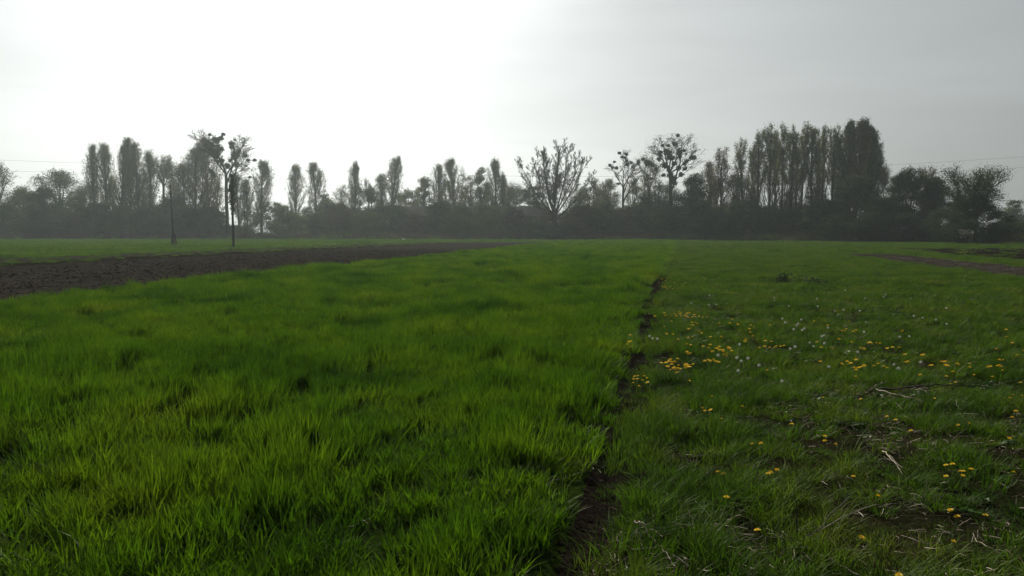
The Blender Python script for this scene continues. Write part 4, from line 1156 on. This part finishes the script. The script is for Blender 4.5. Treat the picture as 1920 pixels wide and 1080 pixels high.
LONE = [dict(n=3, j=.02, up=.03, tap=.8, kids=0, end=7, ang=34, av=8, rat=2.6, rr=.5, **{'from': .9}),
        dict(n=6, j=.07, up=.08, tap=.35, kids=1, end=2, ang=34, av=10, rat=.58, rr=.6, **{'from': .2}),
        dict(n=5, j=.11, up=.05, tap=.4, kids=2, end=2, ang=34, av=10, rat=.6, rr=.65, **{'from': .2}),
        dict(n=3, j=.12, up=.05, tap=.5, kids=1, end=2, ang=30, av=10, rat=.6, rr=.65, **{'from': .2}),
        dict(n=2, j=.13, up=.05, tap=.5, kids=0)]
bare_tree(1836, 308, 104, 98, 'separate tree with a wide open leafy crown near the right edge', 173, P=LONE, trunk=.16, r0=.28, nleaf=9500, lsize=.17, lspread=.15, leaf='leaf_mid', bark='bark_dark', name='open_crowned_tree', group='leafy trees in the tree line')
clumpy(1838, 366, 92, 95, 'dense dark thicket round the trunk of the separate open tree', 72, leaf='leaf_dark', nleaf=9000, clumps=30, low=.03, lsize=.22, name='shrub', cat='shrub', stems=5, group='shrubs along the foot of the trees')
clumpy(1900, 376, 44, 180, 'pale green distant tree at the right edge', 73, leaf='leaf_pale', nleaf=4200, clumps=20, low=.05)
clumpy(1945, 360, 60, 170, 'distant tree half cut by the right edge of the photo', 74, leaf='leaf_mid', nleaf=4200, clumps=20, low=.05)

# --- shrub belt: (px, top, width, depth, leaf, neighbour phrase)
SH = [(-20, 392, 80, 158, 'leaf_dark', 'at the left edge of the photo'), (35, 398, 70, 160, 'leaf_mid', 'under the low lacy tree'),
      (88, 394, 72, 155, 'leaf_dark', 'below the dense dark round tree'), (140, 392, 70, 158, 'leaf_brown', 'under the right side of the domed tree'),
      (186, 390, 62, 160, 'leaf_dark', 'at the foot of the first poplar pair'), (232, 384, 66, 160, 'leaf_mid', 'at the foot of the dense poplar trio'),
      (276, 386, 60, 158, 'leaf_dark', 'below the shorter round topped poplar'), (318, 382, 58, 158, 'leaf_dark', 'behind the thin dark pole'),
      (356, 388, 60, 160, 'leaf_brown', 'below the broad dense poplar clump'), (398, 392, 56, 162, 'leaf_brown', 'left of the forked mistletoe trunk'),
      (446, 414, 50, 163, 'leaf_mid', 'behind the leafy topped pole'), (505, 388, 82, 158, 'leaf_mid', 'forming the wide mound right of the far pole'),
      (550, 396, 60, 162, 'leaf_pale', 'at the foot of the left lone poplar'), (596, 394, 56, 162, 'leaf_mid', 'at the foot of the right lone poplar'),
      (640, 396, 60, 160, 'leaf_brown', 'under the sparse pale tree'), (684, 392, 60, 158, 'leaf_mid', 'under the rounded olive tree'),
      (730, 388, 58, 160, 'leaf_dark', 'at the foot of the pale tipped poplar'), (776, 392, 60, 156, 'leaf_brown', 'before the left end of the barn'),
      (822, 386, 60, 156, 'leaf_dark', 'before the barn below the pointed crown'), (866, 384, 60, 154, 'leaf_mid', 'before the barn below the round topped crown'),
      (915, 377, 84, 152, 'leaf_mid', 'tallest before the barn, hiding its middle'), (962, 404, 50, 150, 'leaf_brown', 'low before the visible barn roof'),
      (1003, 412, 56, 148, 'leaf_dark', 'low before the barn gable'), (1031, 402, 44, 160, 'leaf_brown', 'between the barn gable and the great bare tree'), (1048, 412, 56, 144, 'leaf_dark', 'round the foot of the great bare tree'),
      (1092, 394, 62, 150, 'leaf_brown', 'right of the foot of the great bare tree'), (1136, 384, 60, 148, 'leaf_dark', 'under the leafy trees left of the mistletoe'),
      (1180, 382, 58, 147, 'leaf_brown', 'at the foot of the smallest mistletoe tree'), (1224, 380, 58, 145, 'leaf_dark', 'at the foot of the middle mistletoe tree'),
      (1266, 382, 56, 144, 'leaf_dark', 'at the foot of the tallest mistletoe tree'), (1310, 388, 60, 138, 'leaf_dark', 'below the big dark round tree'),
      (1352, 378, 56, 140, 'leaf_mid', 'at the foot of the first poplar of the row'), (1396, 382, 58, 136, 'leaf_dark', 'at the foot of the second poplar of the row'),
      (1440, 384, 60, 134, 'leaf_dark', 'at the foot of the fourth poplar of the row'), (1486, 386, 58, 133, 'leaf_dark', 'at the foot of the sixth poplar of the row'),
      (1528, 388, 56, 132, 'leaf_mid', 'at the foot of the eighth poplar of the row'), (1580, 400, 60, 118, 'leaf_dark', 'below the left side of the large willow'),
      (1690, 404, 66, 112, 'leaf_dark', 'below the widest willow'), (1740, 410, 60, 112, 'leaf_dark', 'below the smooth domed tree'),
      (1784, 398, 60, 108, 'leaf_mid', 'left of the separate open tree'), (1890, 410, 60, 112, 'leaf_mid', 'right of the separate open tree'),
      (1935, 408, 60, 110, 'leaf_brown', 'cut by the right edge of the photo'), (1635, 412, 60, 114, 'leaf_dark', 'below the right side of the large willow')]
words = {'leaf_dark': 'dark', 'leaf_mid': 'green', 'leaf_pale': 'pale yellow green', 'leaf_brown': 'brownish'}
for k, (px, top, wd, Yd, lf, ph) in enumerate(SH):
    clumpy(px, top + (-14, 3, -4, 8, -9, 1, 6)[k % 7], wd * (1.3, 1.0, 1.15, 1.4)[k % 4], Yd, '%s dense shrub %s' % (words[lf], ph), 400 + k, leaf=lf, nleaf=4800, trunk=.08, clumps=24, low=.03,
           group='shrubs along the foot of the trees', lsize=.36 * Yd / 160, name='shrub', cat='shrub', cs=.2, stems=4)
# second rank behind closes most of the gaps between stems
SB = [(10, 'left edge'), (66, 'dense dark round tree'), (118, 'domed tree'), (166, 'first poplar pair'), (212, 'dense poplar trio'), (300, 'see through bare tree'), (345, 'broad poplar clump'),
      (378, 'highest clump poplar'), (620, 'small pale tree'), (664, 'solitary slender poplar'), (710, 'rounded olive tree'), (1118, 'knobbly topped tree'), (1160, 'smallest mistletoe tree'),
      (1204, 'middle mistletoe tree'), (1246, 'tallest mistletoe tree'), (1290, 'big dark round tree'), (1332, 'yellowish young tree'), (1376, 'bronze tinted tree'), (1420, 'third row poplar'),
      (1462, 'fifth row poplar'), (1508, 'seventh row poplar'), (1550, 'ninth row poplar'), (1075, 'right limbs of the great bare tree')]
for k, (px, ph) in enumerate(SB):
    rg = random.Random(900 + k)
    lf = rg.choice(['leaf_mid', 'leaf_brown', 'leaf_dark'])
    clumpy(px, 384 + rg.uniform(-6, 12), 66, 182 if px < 1000 else 165, '%s shrub in the back rank behind the %s' % (words[lf], ph), 900 + k, leaf=lf, nleaf=4200, trunk=.08,
           clumps=22, low=.03, group='shrubs in the back rank', lsize=.4, name='shrub', cat='shrub', cs=.22, stems=3)
# blossoming bush, dry clumps
def speckle(px, top, bot, wpx, Y, label, mat, n, lsize, seed, name, cat, stem='darkstem', upright=False, group=None):
    g = np.random.default_rng(seed); base, H, m = place(px, top, Y); W = wpx * m
    o = bpy.data.objects.new(name, None); C.objects.link(o); o.location = base; o.empty_display_size = .3
    if upright:
        S = []
        for k in range(n):
            a = g.uniform(0, 6.28); r = W * .3 * math.sqrt(g.uniform()); x, y = r * math.cos(a), r * math.sin(a); h = H * g.uniform(.5, 1)
            S.append([x, y, 0, x * 1.7 + g.normal(0, .1), y * 1.7 + g.normal(0, .1), h, .012, .008])
        V, Q = tubes(S, 3); obj('stalks', mesh_np('stalks', V, Q, mats=[M[mat]]), o)
    else:
        P = np.stack([g.normal(0, W * .25, n), g.normal(0, W * .2, n), H - np.abs(g.normal(0, (bot - top) * m * .45, n))], 1)
        P[:, 2] = np.maximum(P[:, 2], .2)
        V, Q = leaf_quads(P, lsize, g); obj('blossom', mesh_np('blossom', V, Q, mats=[M[mat]]), o)
        S = [[g.normal(0, W * .08), g.normal(0, W * .08), 0, *P[k], .014, .006] for k in range(min(n, 16))]
        V, Q = tubes(S, 3); obj('stems', mesh_np('stems', V, Q, mats=[M[stem]]), o)
    return tag(o, label, cat, group)
speckle(1812, 430, 446, 26, 93, 'small bush with sparse white blossom before the separate tree', 'blossom', 110, .09, 5, 'blossoming_bush', 'shrub')
speckle(1480, 443, 452, 26, 120, 'left tuft of pale dry grass at the foot of the row', 'straw_grey', 120, .1, 6, 'dry_grass_clump', 'dry grass', upright=True, group='dry grass clumps by the trees')
speckle(1592, 442, 452, 34, 116, 'wider tuft of pale dry grass below the willow', 'straw_grey', 150, .1, 7, 'dry_grass_clump', 'dry grass', upright=True, group='dry grass clumps by the trees')
speckle(1832, 457, 464, 60, 86, 'tawny clump of dry stems before the separate open tree', 'straw_grey', 200, .1, 8, 'dry_grass_clump', 'dry grass', upright=True, group='dry grass clumps by the trees')

# the wood goes on to both sides beyond the frame
def far_wood(xs, label, seed):
    g = np.random.default_rng(seed); P = []; S = []
    for x0 in xs:
        Y0 = 160 + g.uniform(-8, 12); H = g.uniform(6, 13); W = g.uniform(4, 7)
        for k in range(26):
            c = np.array([x0 + g.normal(0, W * .4), Y0 + g.normal(0, W * .4), H * g.uniform(.1, .95)])
            S.append([x0, Y0, 0, *c, .10, .03]); P.append(c + g.normal(0, .9, (170, 3)))
    P = np.concatenate(P); P[:, 2] = np.abs(P[:, 2]); V, Q = leaf_quads(P, .3, g); n = len(V)
    SV, SQ = tubes(S, 3)
    o = obj('far_woods', mesh_np('far_woods', np.concatenate([V, SV]), np.concatenate([Q, SQ + n]), mats=[M['leaf_mid'], M['bark']], midx=[0] * len(Q) + [1] * len(SQ)))
    tag(o, label, 'woods', kind='stuff')
far_wood(np.arange(-190, -112, 4.5), 'continuation of the hazy wood beyond the left edge', 1)
far_wood(np.arange(122, 190, 4.5), 'continuation of the hazy wood beyond the right edge', 2)

# ------------------------------------------------------------------ poles
def pole(px, top, pby, label, lean=0.0, r=.12, foot=False, ivy=False, arms=False, Y=None):
    if Y is None:
        x, Y = at_z(px, pby, 0)
    x, z = at_y(px, top, Y)
    x0, _ = at_y(px + lean, pby, Y)
    H = z
    o = bpy.data.objects.new('utility_pole', None); C.objects.link(o); o.location = (x0, Y, 0)
    dx = x - x0
    S = [[0, 0, -.2, dx * .5, 0, H * .5, r, r * .85], [dx * .5, 0, H * .5, dx, 0, H, r * .85, r * .7], [dx, 0, H, dx, 0, H + .06, r * .7, .01]]
    V, Q = tubes(S, 12); obj('pole', mesh_np('pole', V, Q, mats=[M['wood']], smooth=True), o)
    if foot:
        for s_ in (-1, 1):
            S = [[s_ * .30, .05, -.2, s_ * .2, .02, .7, .09, .085], [s_ * .2, .02, .7, s_ * .13, 0, 1.3, .085, .07]]
            V, Q = tubes(S, 8); obj('footing', mesh_np('footing', V, Q, mats=[M['wood']], smooth=True), o)
    if arms:
        for zz in (H - .25, H - .75):
            S = [[dx - .6, 0, zz, dx + .6, 0, zz, .05, .05]]
            V, Q = tubes(S, 4); a = obj('crossarm', mesh_np('crossarm', V, Q, mats=[M['wood']]), o)
            S = [[dx + q, 0, zz + .03, dx + q, 0, zz + .2, .045, .03] for q in (-.5, -.2, .2, .5)]
            V, Q = tubes(S, 6); obj('insulators', mesh_np('insulators', V, Q, mats=[M['ceramic']]), a)
    if ivy:
        g = np.random.default_rng(77); n = 1500
        t = g.uniform(0, 1, n) ** .8
        zz = H * (.45 + .55 * t); wd = .06 + .20 * np.sin(math.pi * np.clip(t * .8 + .12, 0, 1)) * vnoise(zz * 3, zz * 0, 1.0, 3)
        P = np.stack([dx * zz / H + g.normal(0, 1, n) * wd, g.normal(0, 1, n) * wd, zz], 1)
        V, Q = leaf_quads(P, .13, g); obj('creeper', mesh_np('creeper', V, Q, mats=[M['mistletoe']]), o)
        S = []
        for (hh, l) in ((.62, -.5), (.655, -.45), (.69, -.5)):
            S.append([dx * hh, 0, H * hh, dx * hh + l, 0, H * hh + .02, .02, .015])
        V, Q = tubes(S, 4); obj('step_irons', mesh_np('step_irons', V, Q, mats=[M['wire']]), o)
    return tag(o, label, 'pole', 'wooden poles in the left field')
pole(434, 327, 466, 'nearest pole, dark, with creeper thickening its upper half', lean=4, r=.12, ivy=True)
pole(319, 348, 461, 'thin dark leaning pole on a two legged footing', lean=7, r=.09, foot=True)
pole(458.5, 396, 449, 'small distant pole with crossarms right of the creeper covered pole', lean=2, r=.14, arms=True, Y=150)

# overhead lines
def cable(pts, Y, label, r=.035):
    P = [(*[at_y(px, py, Y)[0]], Y, at_y(px, py, Y)[1]) for px, py in pts]
    S = polytube(P, r, r, sub=8, wob=0)
    V, Q = tubes(S, 5)
    o = obj('power_cable', mesh_np('power_cable', V, Q, mats=[M['wire']], smooth=True))
    return tag(o, label, 'cable', 'overhead power cables behind the trees')
cable([(-900, 262), (0, 300), (500, 317), (800, 327), (1130, 331), (1400, 322), (1670, 309), (1920, 294), (2800, 235)], 215, 'upper of the two faint overhead power cables', .022)
cable([(-900, 285), (0, 320), (500, 333), (800, 342), (1130, 345), (1400, 337), (1700, 325), (1920, 314), (2800, 265)], 218, 'lower of the two faint overhead power cables', .022)

# ------------------------------------------------------------------ barn
def box(x0, x1, y0, y1, z0, z1):
    V = [(x0, y0, z0), (x1, y0, z0), (x1, y1, z0), (x0, y1, z0), (x0, y0, z1), (x1, y0, z1), (x1, y1, z1), (x0, y1, z1)]
    Q = [(0, 3, 2, 1), (4, 5, 6, 7), (0, 1, 5, 4), (1, 2, 6, 5), (2, 3, 7, 6), (3, 0, 4, 7)]
    return V, Q
BY = 168.0
bx0 = at_y(735, 400, BY)[0]; bx1 = at_y(1027, 400, BY)[0]
ridge = at_y(900, 388, BY + 5)[1]; eave = at_y(900, 403, BY)[1]
Lb = bx1 - bx0; dep = 10.0
barn = bpy.data.objects.new('barn', None); C.objects.link(barn); barn.location = (bx0, BY, 0)
tag(barn, 'long low barn with a grey pitched roof half hidden by shrubs', 'barn')
V = [(0, 0, -.1), (Lb, 0, -.1), (Lb, dep, -.1), (0, dep, -.1), (0, 0, eave), (Lb, 0, eave), (Lb, dep, eave), (0, dep, eave), (0, dep / 2, ridge - .15), (Lb, dep / 2, ridge - .15)]
obj('wall', mesh_np('wall', V, [(0, 1, 5, 4), (2, 3, 7, 6)], mats=[M['wall']]), barn)
obj('gable', mesh_np('gable', [V[1], V[2], V[6], V[5], V[9]], [(0, 1, 2, 3)], [(3, 2, 4)], mats=[M['gable']]), barn)
obj('gable', mesh_np('gable', [V[3], V[0], V[4], V[7], V[8]], [(0, 1, 2, 3)], [(3, 2, 4)], mats=[M['gable']]), barn)
def slab(a, b, c, d, t):
    V = [a, b, c, d] + [(p[0], p[1], p[2] + t) for p in (a, b, c, d)]
    return V, [(0, 3, 2, 1), (4, 5, 6, 7), (0, 1, 5, 4), (1, 2, 6, 5), (2, 3, 7, 6), (3, 0, 4, 7)]
ov = .5; sl_ = (ridge - eave) / (dep / 2)
a = slab((-.4, -ov, eave - ov * sl_ + .02), (Lb + .4, -ov, eave - ov * sl_ + .02), (Lb + .4, dep / 2, ridge), (-.4, dep / 2, ridge), .14)
b = slab((-.4, dep / 2 + .004, ridge), (Lb + .4, dep / 2 + .004, ridge), (Lb + .4, dep + ov, eave - ov * sl_ + .02), (-.4, dep + ov, eave - ov * sl_ + .02), .14)
rf = obj('roof', mesh_np('roof', a[0] + b[0], a[1] + [tuple(i + 8 for i in q) for q in b[1]], mats=[M['roof']]), barn)
for k in range(9):
    xx = 2.5 + k * (Lb - 5) / 8
    if k % 3 == 1:
        v, q = box(xx - 1.4, xx + 1.4, -.06, -.004, 0, 3.0); obj('door', mesh_np('door', v, q, mats=[M['dark']]), barn)
    else:
        v, q = box(xx - .6, xx + .6, -.05, -.004, 1.6, 2.6); obj('window', mesh_np('window', v, q, mats=[M['dark']]), barn)

# white scrap at the foot of the trees
x, y = at_y(757, 447, 140)
g = np.random.default_rng(3)
V = []; Q = []
for i in range(5):
    for j in range(4): V.append((i * .14 - .28 + g.normal(0, .02), j * .1 - .15 + g.normal(0, .02), .12 + .12 * math.sin(i * 1.9) * math.cos(j * 2.1) + g.uniform(0, .08)))
for i in range(4):
    for j in range(3): Q.append((i * 4 + j, i * 4 + j + 1, i * 4 + j + 5, i * 4 + j + 4))
o = obj('plastic_scrap', mesh_np('plastic_scrap', V, Q, mats=[M['white']]), loc=(x, 140, .1))
tag(o, 'tiny crumpled white scrap shining at the foot of the trees', 'litter')
sm = o.modifiers.new('thick', 'SOLIDIFY'); sm.thickness = .01

# ------------------------------------------------------------------ haze
hv, hq = box(-1400, 1400, -950, 950, -1.6, 34)
hz = obj('haze', mesh_np('haze', hv, hq))
tag(hz, 'thin pale spring haze hanging over the fields and trees', 'haze', kind='stuff')
m, nt, N, L, out = nmat('haze_air')
pv = N.new('ShaderNodeVolumePrincipled')
pv.inputs['Color'].default_value = (.84, .97, 1.0, 1)
pv.inputs['Density'].default_value = 0.00040
pv.inputs['Anisotropy'].default_value = 0.62
L.new(pv.outputs[0], out.inputs['Volume'])
hz.data.materials.clear(); hz.data.materials.append(m)
